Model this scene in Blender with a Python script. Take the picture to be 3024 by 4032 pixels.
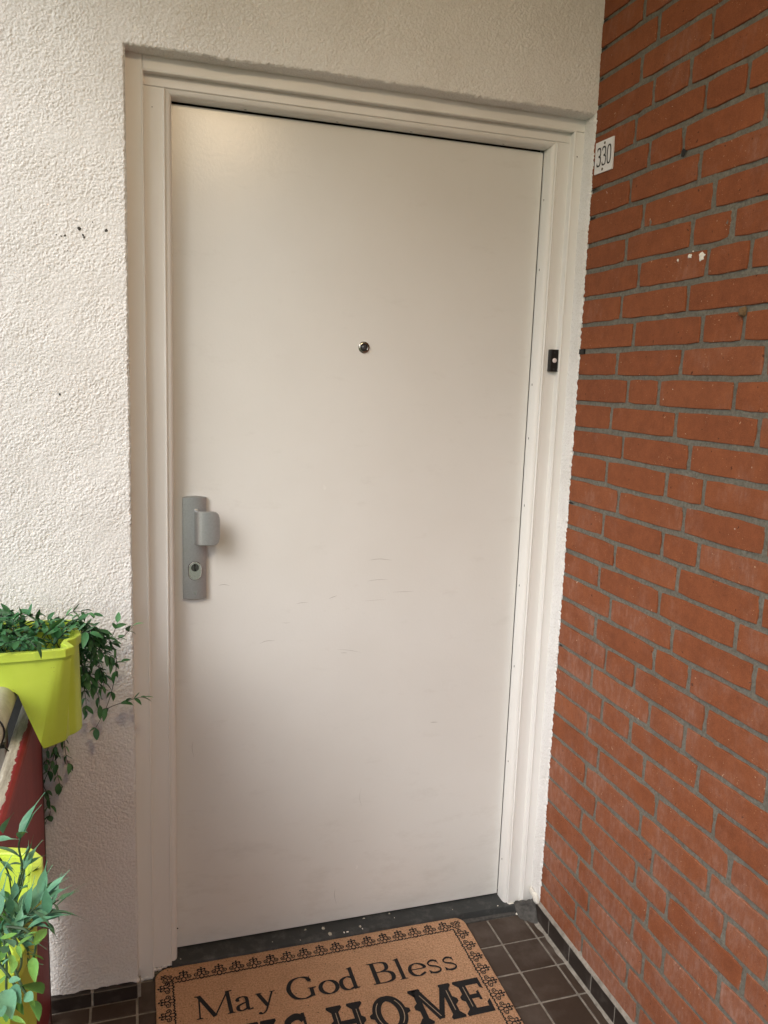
import bpy, bmesh, math, random
import numpy as np
from mathutils import Vector, Matrix, Euler, noise as mnoise
random.seed(7)
for o in list(bpy.data.objects): bpy.data.objects.remove(o)
SC = bpy.context.scene
COL = SC.collection
R = math.radians

# ---------------------------------------------------------------- camera
CAM = Vector((-0.090497, -1.822874, 1.464551))
F_PX = 3164.09
MROT = [[0.9546181, -0.2957925, 0.0347995], [-0.014617, -0.1632315, -0.9864795], [0.2974737, 0.9412026, -0.1601473]]
cam_d = bpy.data.cameras.new("camera"); cam = bpy.data.objects.new("camera", cam_d); COL.objects.link(cam)
rt, dn, fw = [Vector(r) for r in MROT]
cam.matrix_world = Matrix(((rt[0], -dn[0], -fw[0], CAM[0]), (rt[1], -dn[1], -fw[1], CAM[1]), (rt[2], -dn[2], -fw[2], CAM[2]), (0, 0, 0, 1)))
cam_d.sensor_fit = 'AUTO'; cam_d.sensor_width = 36.0; cam_d.lens = F_PX / 4032 * 36
cam_d.clip_start = 0.02; cam_d.clip_end = 2000
SC.camera = cam

# ---------------------------------------------------------------- sky and sun (overcast day)
SUN_DIR = Vector((0.74, 0.52, -0.68)).normalized()       # the way the light travels
world = bpy.data.worlds.new("World"); SC.world = world; world.use_nodes = True
nt = world.node_tree; nt.nodes.clear()
wo = nt.nodes.new('ShaderNodeOutputWorld'); bg = nt.nodes.new('ShaderNodeBackground')
sky = nt.nodes.new('ShaderNodeTexSky'); sky.sky_type = 'NISHITA'; sky.sun_disc = False
sky.sun_elevation = math.asin(-SUN_DIR.z)
sky.sun_rotation = math.atan2(-SUN_DIR.x, -SUN_DIR.y)
sky.air_density = 1.0; sky.dust_density = 1.8; sky.ozone_density = 1.0
hs = nt.nodes.new('ShaderNodeHueSaturation'); hs.inputs['Saturation'].default_value = 0.78
nt.links.new(sky.outputs[0], hs.inputs['Color']); nt.links.new(hs.outputs[0], bg.inputs[0])
bg.inputs[1].default_value = 0.12
nt.links.new(bg.outputs[0], wo.inputs[0])
sl = bpy.data.lights.new("sun", 'SUN'); sl.energy = 1.2; sl.angle = R(32); sl.color = (1.0, 0.995, 0.985)
so = bpy.data.objects.new("sun", sl); COL.objects.link(so)
so.rotation_euler = SUN_DIR.to_track_quat('-Z', 'Y').to_euler(); so.location = (-4, -4, 5)
SC.view_settings.view_transform = 'Standard'; SC.view_settings.look = 'None'
SC.view_settings.gamma = 1.0; SC.view_settings.use_curve_mapping = False
SC.view_settings.exposure = 0.70

# ---------------------------------------------------------------- measures of the place
W, XO, ZO, XB = 0.9069, -0.0949, 2.1153, 0.9860     # leaf width, opening left, opening top, brick face
P_C, Z_0, ZF, T = 0.06375, 2.32123, -0.0255, 0.10646
TX0, TA = 0.8455, 0.0629
YL = 0.108                                          # door leaf face behind the stucco face (y=0)
CEIL = 2.56

def ray(u, w):
    a, b = (u - 1512) / F_PX, (w - 2016) / F_PX
    return Vector([rt[i] * a + dn[i] * b + fw[i] for i in range(3)])
def onY(u, w, y): d = ray(u, w); return CAM + d * ((y - CAM.y) / d.y)
def onX(u, w, x): d = ray(u, w); return CAM + d * ((x - CAM.x) / d.x)
def onZ(u, w, z): d = ray(u, w); return CAM + d * ((z - CAM.z) / d.z)

# ---------------------------------------------------------------- helpers: objects
def tag(o, label=None, cat=None, group=None, kind=None):
    if label: o['label'] = label
    if cat: o['category'] = cat
    if group: o['group'] = group
    if kind: o['kind'] = kind
    elif cat: o['kind'] = 'thing'
    return o
def empty(name, loc, label, cat, group=None):
    o = bpy.data.objects.new(name, None); o.empty_display_size = .05; COL.objects.link(o); o.location = loc
    return tag(o, label, cat, group)
def link(name, me, mat=None, parent=None, loc=None):
    o = bpy.data.objects.new(name, me); COL.objects.link(o)
    if mat is not None and not me.materials: me.materials.append(mat)
    if parent is not None:
        o.parent = parent
        base = Vector((0, 0, 0)); q = parent
        while q is not None: base += q.location; q = q.parent
        o.location = (Vector(loc) if loc is not None else Vector((0, 0, 0))) - base
    elif loc is not None: o.location = loc
    return o
def smooth(me, angle=35):
    me.polygons.foreach_set('use_smooth', [True] * len(me.polygons))
    try: me.set_sharp_from_angle(angle=R(angle))
    except Exception: pass
    return me
def mesh(name, vs, fs): me = bpy.data.meshes.new(name); me.from_pydata([tuple(v) for v in vs], [], fs); me.update(); return me
def box_me(name, a, b, bev=0.0, seg=1):
    bm = bmesh.new(); bmesh.ops.create_cube(bm, size=1)
    for v in bm.verts:
        for i in range(3): v.co[i] = a[i] if v.co[i] < 0 else b[i]
    if bev: bmesh.ops.bevel(bm, geom=bm.edges[:], offset=bev, segments=seg, profile=.5, affect='EDGES')
    me = bpy.data.meshes.new(name); bm.to_mesh(me); bm.free()
    return me
def box(name, a, b, mat, parent=None, bev=0.0, seg=2): return link(name, box_me(name, a, b, bev, seg), mat, parent)
def catmull(pts, n=6):
    pts = [Vector(p) for p in pts]
    if len(pts) < 3: return [pts[0].lerp(pts[-1], i / n) for i in range(n + 1)]
    q = [pts[0] * 2 - pts[1]] + pts + [pts[-1] * 2 - pts[-2]]; out = []
    for i in range(1, len(q) - 2):
        for k in range(n):
            t = k / n; a, b, c, d = q[i - 1:i + 3]
            out.append(.5 * ((2 * b) + (c - a) * t + (2 * a - 5 * b + 4 * c - d) * t * t + (3 * b - a - 3 * c + d) * t ** 3))
    return out + [pts[-1]]
class MB:
    def __init__(s): s.v = []; s.f = []
    def add(s, vs, fs):
        o = len(s.v); s.v += [tuple(v) for v in vs]; s.f += [tuple(i + o for i in f) for f in fs]
    def box(s, a, b): s.add([(x, y, z) for x in (a[0], b[0]) for y in (a[1], b[1]) for z in (a[2], b[2])], [(0, 1, 3, 2), (4, 6, 7, 5), (0, 4, 5, 1), (2, 3, 7, 6), (0, 2, 6, 4), (1, 5, 7, 3)])
    def tube(s, pts, r, n=6, r1=None, cap=True):
        pts = [Vector(p) for p in pts]; r1 = r if r1 is None else r1; rings = []
        up = Vector((0, 0, 1)); m = len(pts)
        for i, p in enumerate(pts):
            d = (pts[min(i + 1, m - 1)] - pts[max(i - 1, 0)]).normalized()
            a = d.cross(up)
            if a.length < .05: a = d.cross(Vector((1, 0, 0)))
            a.normalize(); b = d.cross(a); rr = r + (r1 - r) * i / (m - 1)
            rings.append([p + (a * math.cos(t) + b * math.sin(t)) * rr for t in [2 * math.pi * k / n for k in range(n)]])
        fs = []
        for i in range(m - 1):
            for k in range(n):
                fs.append((i * n + k, i * n + (k + 1) % n, (i + 1) * n + (k + 1) % n, (i + 1) * n + k))
        if cap: fs += [tuple(range(n))[::-1], tuple((m - 1) * n + k for k in range(n))]
        s.add([v for g in rings for v in g], fs)
    def lathe(s, prof, o, ax, n=24):
        # prof: (radius, height along ax); ax 'y' points to -Y (towards the viewer), 'x' to -X
        vs = []; fs = []
        for r, h in prof:
            for k in range(n):
                a = 2 * math.pi * k / n; c, t = r * math.cos(a), r * math.sin(a)
                vs.append(o + (Vector((c, -h, t)) if ax == 'y' else Vector((-h, -c, t)) if ax == 'x' else Vector((c, t, h))))
        for i in range(len(prof) - 1):
            for k in range(n): fs.append((i * n + k, i * n + (k + 1) % n, (i + 1) * n + (k + 1) % n, (i + 1) * n + k))
        fs.append(tuple((len(prof) - 1) * n + k for k in range(n)))
        s.add(vs, fs)
    def build(s, name, mat, parent=None, sm=None):
        me = mesh(name, s.v, s.f)
        bm = bmesh.new(); bm.from_mesh(me); bmesh.ops.recalc_face_normals(bm, faces=bm.faces[:]); bm.to_mesh(me); bm.free()
        if sm: smooth(me, sm)
        return link(name, me, mat, parent)
class Many:
    def __init__(s): s.m = []
    def add(s, vs, fs): q = MB(); q.add(vs, fs); s.m.append(q)
    def build(s, name, mat, parent):
        for q in s.m: q.build(name, mat, parent)
def boolean(me_a, cutters):
    a = bpy.data.objects.new('tmp', me_a); COL.objects.link(a); cs = []
    for c in cutters:
        co = bpy.data.objects.new('tmpc', c); COL.objects.link(co); cs.append(co)
        m = a.modifiers.new('b', 'BOOLEAN'); m.operation = 'DIFFERENCE'; m.object = co; m.solver = 'EXACT'
    dg = bpy.context.evaluated_depsgraph_get(); dg.update()
    me = bpy.data.meshes.new_from_object(a.evaluated_get(dg))
    for o in [a] + cs: bpy.data.objects.remove(o)
    return me

# ---------------------------------------------------------------- helpers: materials
def mat(name, col=(.5, .5, .5), rough=.6, metal=0.0, spec=.5):
    m = bpy.data.materials.new(name); m.use_nodes = True; b = m.node_tree.nodes['Principled BSDF']
    b.inputs['Base Color'].default_value = (*col, 1); b.inputs['Roughness'].default_value = rough
    b.inputs['Metallic'].default_value = metal; b.inputs['Specular IOR Level'].default_value = spec
    return m, m.node_tree, b
def N(t, kind, **kw):
    n = t.nodes.new(kind)
    for k, v in kw.items():
        if k in n.inputs: n.inputs[k].default_value = v
        else: setattr(n, k, v)
    return n
def coord(t, kind='Object', loc=None, scale=None):
    g = N(t, 'ShaderNodeNewGeometry') if kind == 'World' else N(t, 'ShaderNodeTexCoord')
    o = g.outputs['Position'] if kind == 'World' else g.outputs[kind]
    if scale:
        mp = N(t, 'ShaderNodeMapping'); mp.inputs['Scale'].default_value = scale; t.links.new(o, mp.inputs[0]); o = mp.outputs[0]
    return o
def noise(t, co, scale, detail=3, rough=.55, dist=0.0):
    n = N(t, 'ShaderNodeTexNoise', Scale=scale, Detail=detail, Roughness=rough, Distortion=dist); t.links.new(co, n.inputs['Vector']); return n.outputs['Fac']
def ramp(t, fac, stops):
    r = N(t, 'ShaderNodeValToRGB'); e = r.color_ramp.elements
    while len(e) < len(stops): e.new(.5)
    for i, (p, c) in enumerate(stops):
        e[i].position = p; e[i].color = (*c, 1) if len(c) == 3 else c
    t.links.new(fac, r.inputs[0]); return r.outputs[0]
def mix(t, fac, a, b, mode='MIX'):
    m = N(t, 'ShaderNodeMix', data_type='RGBA', blend_type=mode)
    for s, v in ((m.inputs[0], fac), (m.inputs[6], a), (m.inputs[7], b)):
        if isinstance(v, (int, float)): s.default_value = v
        elif isinstance(v, tuple): s.default_value = (*v, 1)
        else: t.links.new(v, s)
    return m.outputs[2]
def math_(t, op, a, b=0.0):
    m = N(t, 'ShaderNodeMath', operation=op)
    for s, v in ((m.inputs[0], a), (m.inputs[1], b)):
        if isinstance(v, (int, float)): s.default_value = v
        else: t.links.new(v, s)
    return m.outputs[0]
def bump(t, b, h, strength=.3, dist=.002, normal=None):
    n = N(t, 'ShaderNodeBump', Strength=strength, Distance=dist); t.links.new(h, n.inputs['Height'])
    if normal is not None: t.links.new(normal, n.inputs['Normal'])
    t.links.new(n.outputs[0], b.inputs['Normal']); return n.outputs[0]
def setc(t, b, c, key='Base Color'): t.links.new(c, b.inputs[key])
MT = {}
# stucco
m, t, b = mat('stucco', (.72, .69, .64), .9, spec=.25); co = coord(t, 'World')
c1 = ramp(t, noise(t, co, 6, 4), [(.25, (.72, .705, .68)), (.55, (.80, .795, .785)), (.8, (.81, .81, .80))])
setc(t, b, mix(t, .35, c1, ramp(t, noise(t, co, 260, 3), [(.32, (.52, .505, .48)), (.5, (.81, .805, .795))])))
bump(t, b, noise(t, co, 520, 4, .65), .6, .0014); MT['stucco'] = m
# white frame paint
m, t, b = mat('frame_paint', (.74, .70, .62), .42, spec=.4); co = coord(t, 'World', scale=(1, 1, .25))
setc(t, b, ramp(t, noise(t, co, 9, 5), [(.3, (.77, .76, .73)), (.7, (.82, .815, .795))]))
bump(t, b, noise(t, co, 160, 4), .10, .001); MT['frame'] = m
# door paint
m, t, b = mat('door_paint', (.72, .69, .625), .33, spec=.5); co = coord(t, 'World')
setc(t, b, ramp(t, noise(t, co, 3, 5), [(.3, (.70, .695, .65)), (.7, (.745, .74, .70))]))
dz = N(t, 'ShaderNodeSeparateXYZ'); t.links.new(co, dz.inputs[0])
kick = N(t, 'ShaderNodeMapRange'); kick.inputs[1].default_value = .42; kick.inputs[2].default_value = .0; kick.inputs[3].default_value = 0; kick.inputs[4].default_value = .16
t.links.new(dz.outputs[2], kick.inputs[0])
sm_ = ramp(t, math_(t, 'ADD', noise(t, coord(t, 'World', scale=(.6, 1, 1.6)), 16, 6, .68), kick.outputs[0]), [(.6, (0, 0, 0)), (.85, (.32, .32, .32))])
setc(t, b, mix(t, sm_, ramp(t, noise(t, co, 3, 5), [(.3, (.715, .71, .68)), (.7, (.755, .755, .73))]), (.52, .50, .46)))
rr = N(t, 'ShaderNodeMapRange'); rr.inputs[3].default_value = .20; rr.inputs[4].default_value = .30
t.links.new(noise(t, co, 7, 4), rr.inputs[0]); t.links.new(rr.outputs[0], b.inputs['Roughness'])
h = math_(t, 'ADD', noise(t, co, 170, 2), math_(t, 'MULTIPLY', noise(t, co, 600, 2), .3)); bump(t, b, h, .16, .0012); MT['door'] = m
# brick
m, t, b = mat('brick', (.3, .1, .05), .85, spec=.25); co = coord(t, 'World')
oi = N(t, 'ShaderNodeObjectInfo').outputs['Random']
base = ramp(t, oi, [(0, (.170, .050, .020)), (.3, (.245, .076, .027)), (.6, (.205, .062, .024)), (.85, (.285, .096, .036)), (1, (.235, .084, .040))])
base = mix(t, .6, base, mix(t, ramp(t, noise(t, co, 34, 6, .7), [(.3, (0, 0, 0)), (.7, (1, 1, 1))]), (.150, .040, .017), (.330, .105, .042)))
base = mix(t, .30, base, ramp(t, noise(t, co, 520, 3, .7), [(.3, (.11, .03, .013)), (.7, (.42, .15, .07))]))
warp = N(t, 'ShaderNodeVectorMath', operation='ADD'); wn = N(t, 'ShaderNodeTexNoise', Scale=55.0); t.links.new(co, wn.inputs['Vector']); wm = N(t, 'ShaderNodeVectorMath', operation='SCALE'); wm.inputs['Scale'].default_value = .02
t.links.new(wn.outputs['Color'], wm.inputs[0]); t.links.new(co, warp.inputs[0]); t.links.new(wm.outputs[0], warp.inputs[1])
for sc_v, th_v, nsc, nth, colr in ((125.0, .095, 13, .54, (.50, .33, .21)), (240.0, .12, 29, .57, (.44, .25, .14)), (70.0, .085, 17, .52, (.07, .022, .012)), (48.0, .055, 9, .62, (.60, .50, .40))):
    sp = N(t, 'ShaderNodeTexVoronoi', Scale=sc_v); t.links.new(warp.outputs[0], sp.inputs['Vector'])
    rnd_ = N(t, 'ShaderNodeSeparateColor'); t.links.new(sp.outputs['Color'], rnd_.inputs[0])
    lim = math_(t, 'MULTIPLY', math_(t, 'POWER', rnd_.outputs[0], 2.5), th_v * 2.2)
    spk = math_(t, 'MULTIPLY', math_(t, 'LESS_THAN', sp.outputs['Distance'], lim), math_(t, 'GREATER_THAN', noise(t, co, nsc, 3), nth))
    base = mix(t, math_(t, 'MULTIPLY', spk, .8), base, colr)
sz = N(t, 'ShaderNodeSeparateXYZ'); t.links.new(co, sz.inputs[0])
lowm = N(t, 'ShaderNodeMapRange'); lowm.inputs[1].default_value = 1.35; lowm.inputs[2].default_value = .15; lowm.inputs[3].default_value = .0; lowm.inputs[4].default_value = .19
t.links.new(sz.outputs[2], lowm.inputs[0])
ch = math_(t, 'ADD', math_(t, 'ADD', noise(t, co, 8, 6, .68), lowm.outputs[0]), math_(t, 'MULTIPLY', math_(t, 'SUBTRACT', oi, .5), .12))
bl = ramp(t, ch, [(.54, (0, 0, 0)), (.84, (.6, .6, .6))])
streak = ramp(t, noise(t, coord(t, 'World', scale=(1, 1, .35)), 75, 5, .7), [(.45, (.25, .25, .25)), (.68, (1, 1, 1))])
base = mix(t, mix(t, 1.0, bl, streak, 'MULTIPLY'), base, (.42, .28, .235))
setc(t, b, base)
bump(t, b, math_(t, 'ADD', noise(t, co, 420, 4, .7), math_(t, 'MULTIPLY', noise(t, co, 70, 5, .7), 1.2)), .65, .0018); MT['brick'] = m
# mortar
m, t, b = mat('mortar', (.2, .19, .165), .95, spec=.15); co = coord(t, 'World')
c1 = ramp(t, noise(t, co, 150, 6, .75), [(.26, (.09, .084, .068)), (.48, (.185, .175, .147)), (.66, (.25, .24, .205)), (.82, (.41, .40, .35))])
c1 = mix(t, ramp(t, noise(t, co, 14, 5, .65), [(.4, (0, 0, 0)), (.75, (.55, .55, .55))]), c1, (.155, .145, .12))
setc(t, b, c1); bump(t, b, noise(t, co, 300, 6, .75), 1.0, .003); MT['mortar'] = m
# tiles
m, t, b = mat('tile', (.04, .03, .026), .55, spec=.35); co = coord(t, 'World')
oi = N(t, 'ShaderNodeObjectInfo').outputs['Random']
base = mix(t, oi, (.047, .031, .022), (.062, .043, .032))
base = mix(t, ramp(t, noise(t, co, 9, 6, .65), [(.46, (0, 0, 0)), (.8, (.6, .6, .6))]), base, (.15, .125, .108))
setc(t, b, base); bump(t, b, noise(t, co, 220, 3), .12, .001)
t.links.new(ramp(t, noise(t, co, 14, 4), [(.3, (.45, .45, .45)), (.7, (.7, .7, .7))]), b.inputs['Roughness']); MT['tile'] = m
m, t, b = mat('skirting_glaze', (.022, .017, .015), .45, spec=.4); co = coord(t, 'World')
base = mix(t, ramp(t, noise(t, co, 16, 6, .7), [(.52, (0, 0, 0)), (.8, (.6, .6, .6))]), (.028, .021, .018), (.15, .135, .12))
setc(t, b, base); bump(t, b, noise(t, co, 150, 3), .15, .001); MT['skirt'] = m
m, t, b = mat('grout', (.2, .185, .165), .95, spec=.1); co = coord(t, 'World')
setc(t, b, ramp(t, noise(t, co, 45, 6, .7), [(.3, (.17, .155, .135)), (.7, (.36, .335, .295))])); bump(t, b, noise(t, co, 240, 4), .5, .0015); MT['grout'] = m
# threshold stone
m, t, b = mat('threshold_stone', (.03, .033, .033), .6, spec=.35); co = coord(t, 'World')
base = mix(t, ramp(t, noise(t, co, 26, 6, .7), [(.5, (0, 0, 0)), (.85, (.6, .6, .6))]), (.038, .041, .041), (.17, .17, .16))
setc(t, b, base); bump(t, b, noise(t, co, 140, 5, .65), .35, .0015); MT['stone'] = m
def simple(key, col, rough=.5, metal=0.0, spec=.5, var=.12, scale=60, bmp=.1):
    m, t, b = mat(key, col, rough, metal, spec); co = coord(t, 'World')
    lo = tuple(c * (1 - var) for c in col); hi = tuple(min(1, c * (1 + var)) for c in col)
    setc(t, b, ramp(t, noise(t, co, scale, 4), [(.3, lo), (.7, hi)]))
    if bmp: bump(t, b, noise(t, co, scale * 5, 3), bmp, .001)
    MT[key] = m; return m
simple('black', (.006, .006, .006), .6, bmp=0)
simple('black_plastic', (.010, .010, .011), .35, spec=.45, bmp=.05)
simple('white_plastic', (.74, .66, .66), .35)
simple('sign_enamel', (.80, .79, .80), .25, var=.03)
simple('sign_ink', (.010, .010, .012), .4)
simple('alu', (.44, .45, .455), .40, metal=.8, var=.07, scale=260, bmp=.10)
simple('alu_light', (.78, .78, .77), .22, metal=.9, var=.05, scale=300, bmp=.04)
simple('cyl', (.17, .17, .165), .25, metal=.9, var=.2, scale=400)
simple('chrome', (.36, .345, .31), .24, metal=1.0, var=.05)
simple('lens', (.05, .05, .055), .12)
simple('screw', (.16, .145, .11), .35, metal=.8)
simple('white_chip', (.80, .77, .70), .85, var=.1, scale=200, bmp=.4)
simple('dirty_chip', (.42, .39, .32), .9, var=.25, scale=200, bmp=.4)
simple('dark_chip', (.05, .047, .042), .9, var=.3, scale=300, bmp=.4)
simple('scuff', (.38, .365, .345), .6)
simple('wax', (.15, .09, .04), .8, var=.3, scale=300, bmp=.5)
simple('cement', (.075, .072, .067), .95, var=.35, scale=90, bmp=.6)
simple('ink', (.009, .009, .011), .9, var=.6, scale=420, bmp=.8)
simple('inline', (.42, .33, .24), .9, var=.2, scale=300)
simple('soil', (.03, .035, .018), .95, var=.4, scale=150, bmp=.7)
simple('dark_grey', (.028, .032, .034), .6, var=.2)
simple('post_paint', (.30, .30, .275), .55, var=.15, scale=30)
simple('concrete', (.40, .385, .36), .9, var=.12, scale=25, bmp=.3)
simple('ceiling_paint', (.72, .69, .64), .85, var=.04, scale=10)
simple('grass', (.13, .165, .085), .95, var=.35, scale=3.5)
simple('stem', (.035, .075, .03), .6, var=.3)
simple('stem_dark', (.02, .03, .022), .6, var=.3)
# planter plastic
m, t, b = mat('lime_plastic', (.50, .60, .03), .42, spec=.4); co = coord(t, 'World')
lc = ramp(t, noise(t, co, 12, 4), [(.3, (.47, .62, .06)), (.7, (.54, .69, .085))])
lc = mix(t, ramp(t, noise(t, coord(t, 'World', scale=(1, 1, .3)), 55, 6, .7), [(.55, (0, 0, 0)), (.8, (.35, .35, .35))]), lc, (.40, .47, .12))
vo = N(t, 'ShaderNodeTexVoronoi', Scale=130.0); t.links.new(co, vo.inputs['Vector'])
lc = mix(t, math_(t, 'MULTIPLY', math_(t, 'MULTIPLY', math_(t, 'LESS_THAN', vo.outputs['Distance'], .10), math_(t, 'GREATER_THAN', noise(t, co, 24, 3), .56)), .6), lc, (.12, .12, .04))
setc(t, b, lc); bump(t, b, noise(t, co, 700, 2), .12, .0008); MT['lime'] = m
# handrail tube: worn grey-cream paint
m, t, b = mat('rail_paint', (.42, .42, .36), .5); co = coord(t, 'World')
setc(t, b, mix(t, ramp(t, noise(t, co, 22, 6, .7), [(.5, (0, 0, 0)), (.75, (.8, .8, .8))]), (.50, .50, .42), (.30, .29, .25))); bump(t, b, noise(t, co, 90, 4), .25, .001); MT['rail'] = m
# red board, worn bare along its outer top edge
m, t, b = mat('red_board', (.2, .02, .025), .55); co = coord(t, 'World')
sx = N(t, 'ShaderNodeSeparateXYZ'); t.links.new(co, sx.inputs[0])
edge = math_(t, 'ADD', sx.outputs[0], math_(t, 'MULTIPLY', math_(t, 'SUBTRACT', noise(t, co, 28, 5, .7), .5), .022))
geo = N(t, 'ShaderNodeNewGeometry'); sn = N(t, 'ShaderNodeSeparateXYZ'); t.links.new(geo.outputs['Normal'], sn.inputs[0])
wear = math_(t, 'MULTIPLY', math_(t, 'LESS_THAN', edge, -.300), math_(t, 'GREATER_THAN', sn.outputs[2], .3))
red = ramp(t, noise(t, coord(t, 'World', scale=(1, 1, .2)), 20, 5), [(.3, (.20, .016, .022)), (.7, (.27, .026, .030))])
wood = ramp(t, noise(t, coord(t, 'World', scale=(1, .15, 1)), 130, 5, .7), [(.3, (.24, .21, .17)), (.6, (.50, .46, .38)), (.75, (.72, .69, .62))])
setc(t, b, mix(t, wear, red, wood)); bump(t, b, noise(t, coord(t, 'World', scale=(1, .2, 1)), 140, 5), .3, .0015); MT['red'] = m
m, t, b = mat('dark_wood', (.06, .025, .02), .6); co = coord(t, 'World', scale=(1, 1, .08))
setc(t, b, ramp(t, noise(t, co, 150, 5, .7), [(.3, (.035, .013, .011)), (.7, (.095, .036, .028))])); bump(t, b, noise(t, co, 200, 4), .35, .001); MT['dark_wood'] = m
# coir mat
m, t, b = mat('coir', (.4, .2, .11), .95, spec=.1); co = coord(t, 'World')
base = ramp(t, noise(t, co, 240, 5, .7), [(.25, (.36, .18, .10)), (.5, (.78, .46, .275)), (.75, (.95, .68, .46))])
base = mix(t, ramp(t, noise(t, co, 11, 5, .6), [(.5, (0, 0, 0)), (.85, (.5, .5, .5))]), base, (.50, .29, .185))
dd = N(t, 'ShaderNodeTexVoronoi', Scale=42.0); t.links.new(co, dd.inputs['Vector'])
base = mix(t, math_(t, 'MULTIPLY', math_(t, 'LESS_THAN', dd.outputs['Distance'], .07), .7), base, (.09, .045, .025))
setc(t, b, base); bump(t, b, math_(t, 'ADD', noise(t, co, 320, 5, .75), noise(t, co, 130, 3, .6)), 1.0, .007); MT['coir'] = m
# leaves
def leafmat(key, a, c, rough=.45):
    m, t, b = mat(key, a, rough, spec=.4); oi = N(t, 'ShaderNodeObjectInfo').outputs['Random']
    co = coord(t, 'Object')
    base = mix(t, oi, a, c); base = mix(t, .35, base, mix(t, noise(t, co, 120, 3), tuple(x * .55 for x in a), tuple(min(1, x * 1.4) for x in c)))
    setc(t, b, base); b.inputs['Transmission Weight'].default_value = 0
    MT[key] = m
leafmat('leaf_green', (.020, .105, .042), (.105, .285, .105))
leafmat('leaf_sage', (.040, .150, .080), (.150, .345, .210))
leafmat('leaf_bright', (.10, .27, .05), (.20, .42, .10))
m, t, b = mat('lamp_glass', (.9, .85, .75), .4); b.inputs['Emission Color'].default_value = (1, .75, .46, 1); b.inputs['Emission Strength'].default_value = 40.0; MT['lamp'] = m

# ================================================================ SETTING
fl = box('floor', (-.33, -3.1, ZF - .12), (XB + .30, .14, ZF - .0025), MT['grout']); tag(fl, kind='structure')
cl = box('ceiling', (-.68, -3.1, CEIL), (XB + .30, .30, CEIL + .18), MT['ceiling_paint']); tag(cl, kind='structure')
gr = link('ground', mesh('ground', [(-600, -600, -5.6), (600, -600, -5.6), (600, 600, -5.6), (-600, 600, -5.6)], [(0, 1, 2, 3)]), MT['grass']); tag(gr, kind='structure')
# floor tiles (parts of the floor)
tile_me = {}
def tile(x0, x1, y0, y1, parent, name='tile'):
    w, h = round(x1 - x0, 4), round(y1 - y0, 4); key = (w, h)
    if key not in tile_me:
        tile_me[key] = box_me('tile', (-w / 2, -h / 2, -.008), (w / 2, h / 2, 0), .0012, 1); tile_me[key].materials.append(MT['tile'])
    o = link(name, tile_me[key], None, parent, ((x0 + x1) / 2, (y0 + y1) / 2, ZF + random.uniform(-.0006, .0005)))
    o.rotation_euler = (random.uniform(-.003, .003), random.uniform(-.003, .003), random.uniform(-.003, .003))
TXP = .1050
xs = [TX0 + TXP * i for i in range(-11, 2)]
J = .0030
for i in range(len(xs)):
    for k in range(-1, 17):
        y1, y0 = -TA - (k - 0) * T - J, -TA - (k + 1) * T + J
        if k == -1: y1 = .038
        x0 = xs[i] + J; x1 = (xs[i + 1] - J) if i + 1 < len(xs) else XB - .010
        if i + 1 < len(xs): x1 = min(x1, XB - .010)
        if x1 - x0 < .01 or x0 < -.33: continue
        if k == -1 and x0 < -.12: y1 = -.014
        tile(x0, x1, y0, y1, fl)

# ---------------------------------------------------------------- stucco wall with real relief
rng = np.random.default_rng(3)
def vnoise(x, y, s, seed):
    r = np.random.default_rng(seed); G = r.random((512, 512))
    u, v = x / s, y / s; i, j = np.floor(u).astype(int), np.floor(v).astype(int)
    a, b_ = u - i, v - j; a = a * a * (3 - 2 * a); b_ = b_ * b_ * (3 - 2 * b_)
    g = lambda p, q: G[p % 512, q % 512]
    return (g(i, j) * (1 - a) + g(i + 1, j) * a) * (1 - b_) + (g(i, j + 1) * (1 - a) + g(i + 1, j + 1) * a) * b_
def relief(x, z):
    wx = x + .0022 * (vnoise(x, z, .006, 11) - .5); wz = z + .0022 * (vnoise(x, z, .006, 12) - .5)
    n = .34 * vnoise(wx, wz, .0040, 1) + .52 * vnoise(wx + wz * .4, wz - wx * .4, .0027, 2) + .30 * vnoise(wx, wz, .0020, 4)
    n = (n - .57)
    blobs = np.clip(n * 3.2, -1, 1)
    amp = .55 + .75 * vnoise(x, z, .055, 6)
    return .00092 * amp * blobs + .0018 * (vnoise(x, z, .09, 5) - .5) + .0009 * (vnoise(x, z, .030, 7) - .5)
class Grid:
    def __init__(s): s.vs = []; s.qs = []; s.n = 0
    def add(s, Pv, mask):
        h, w = Pv.shape[:2]; idx = np.arange(h * w).reshape(h, w) + s.n
        q = np.stack([idx[:-1, :-1], idx[:-1, 1:], idx[1:, 1:], idx[1:, :-1]], -1)[mask]
        s.vs.append(Pv.reshape(-1, 3)); s.qs.append(q.reshape(-1, 4)); s.n += h * w
    def mesh(s, name):
        V = np.concatenate(s.vs); Q = np.concatenate(s.qs); me = bpy.data.meshes.new(name)
        used, inv = np.unique(Q, return_inverse=True); V = V[used]; Q = inv.reshape(-1, 4)
        me.vertices.add(len(V)); me.vertices.foreach_set('co', V.astype(np.float32).ravel())
        me.loops.add(Q.size); me.loops.foreach_set('vertex_index', Q.astype(np.int32).ravel())
        me.polygons.add(len(Q)); me.polygons.foreach_set('loop_start', np.arange(0, Q.size, 4, dtype=np.int32))
        me.update(calc_edges=True); me.validate()
        me.polygons.foreach_set('use_smooth', np.ones(len(Q), bool)); return me
G = Grid(); S = .0013
def edge_wob(a, seed): return .0016 * (vnoise(a, a * 0 + .3, .009, seed) - .5) * 2 + .0012 * (vnoise(a, a * 0 + .7, .004, seed + 1) - .5) * 2
def roundover(d, r=.005): return np.where(d < r, r - np.sqrt(np.maximum(r * r - (r - d) ** 2, 0)), 0)
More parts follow.
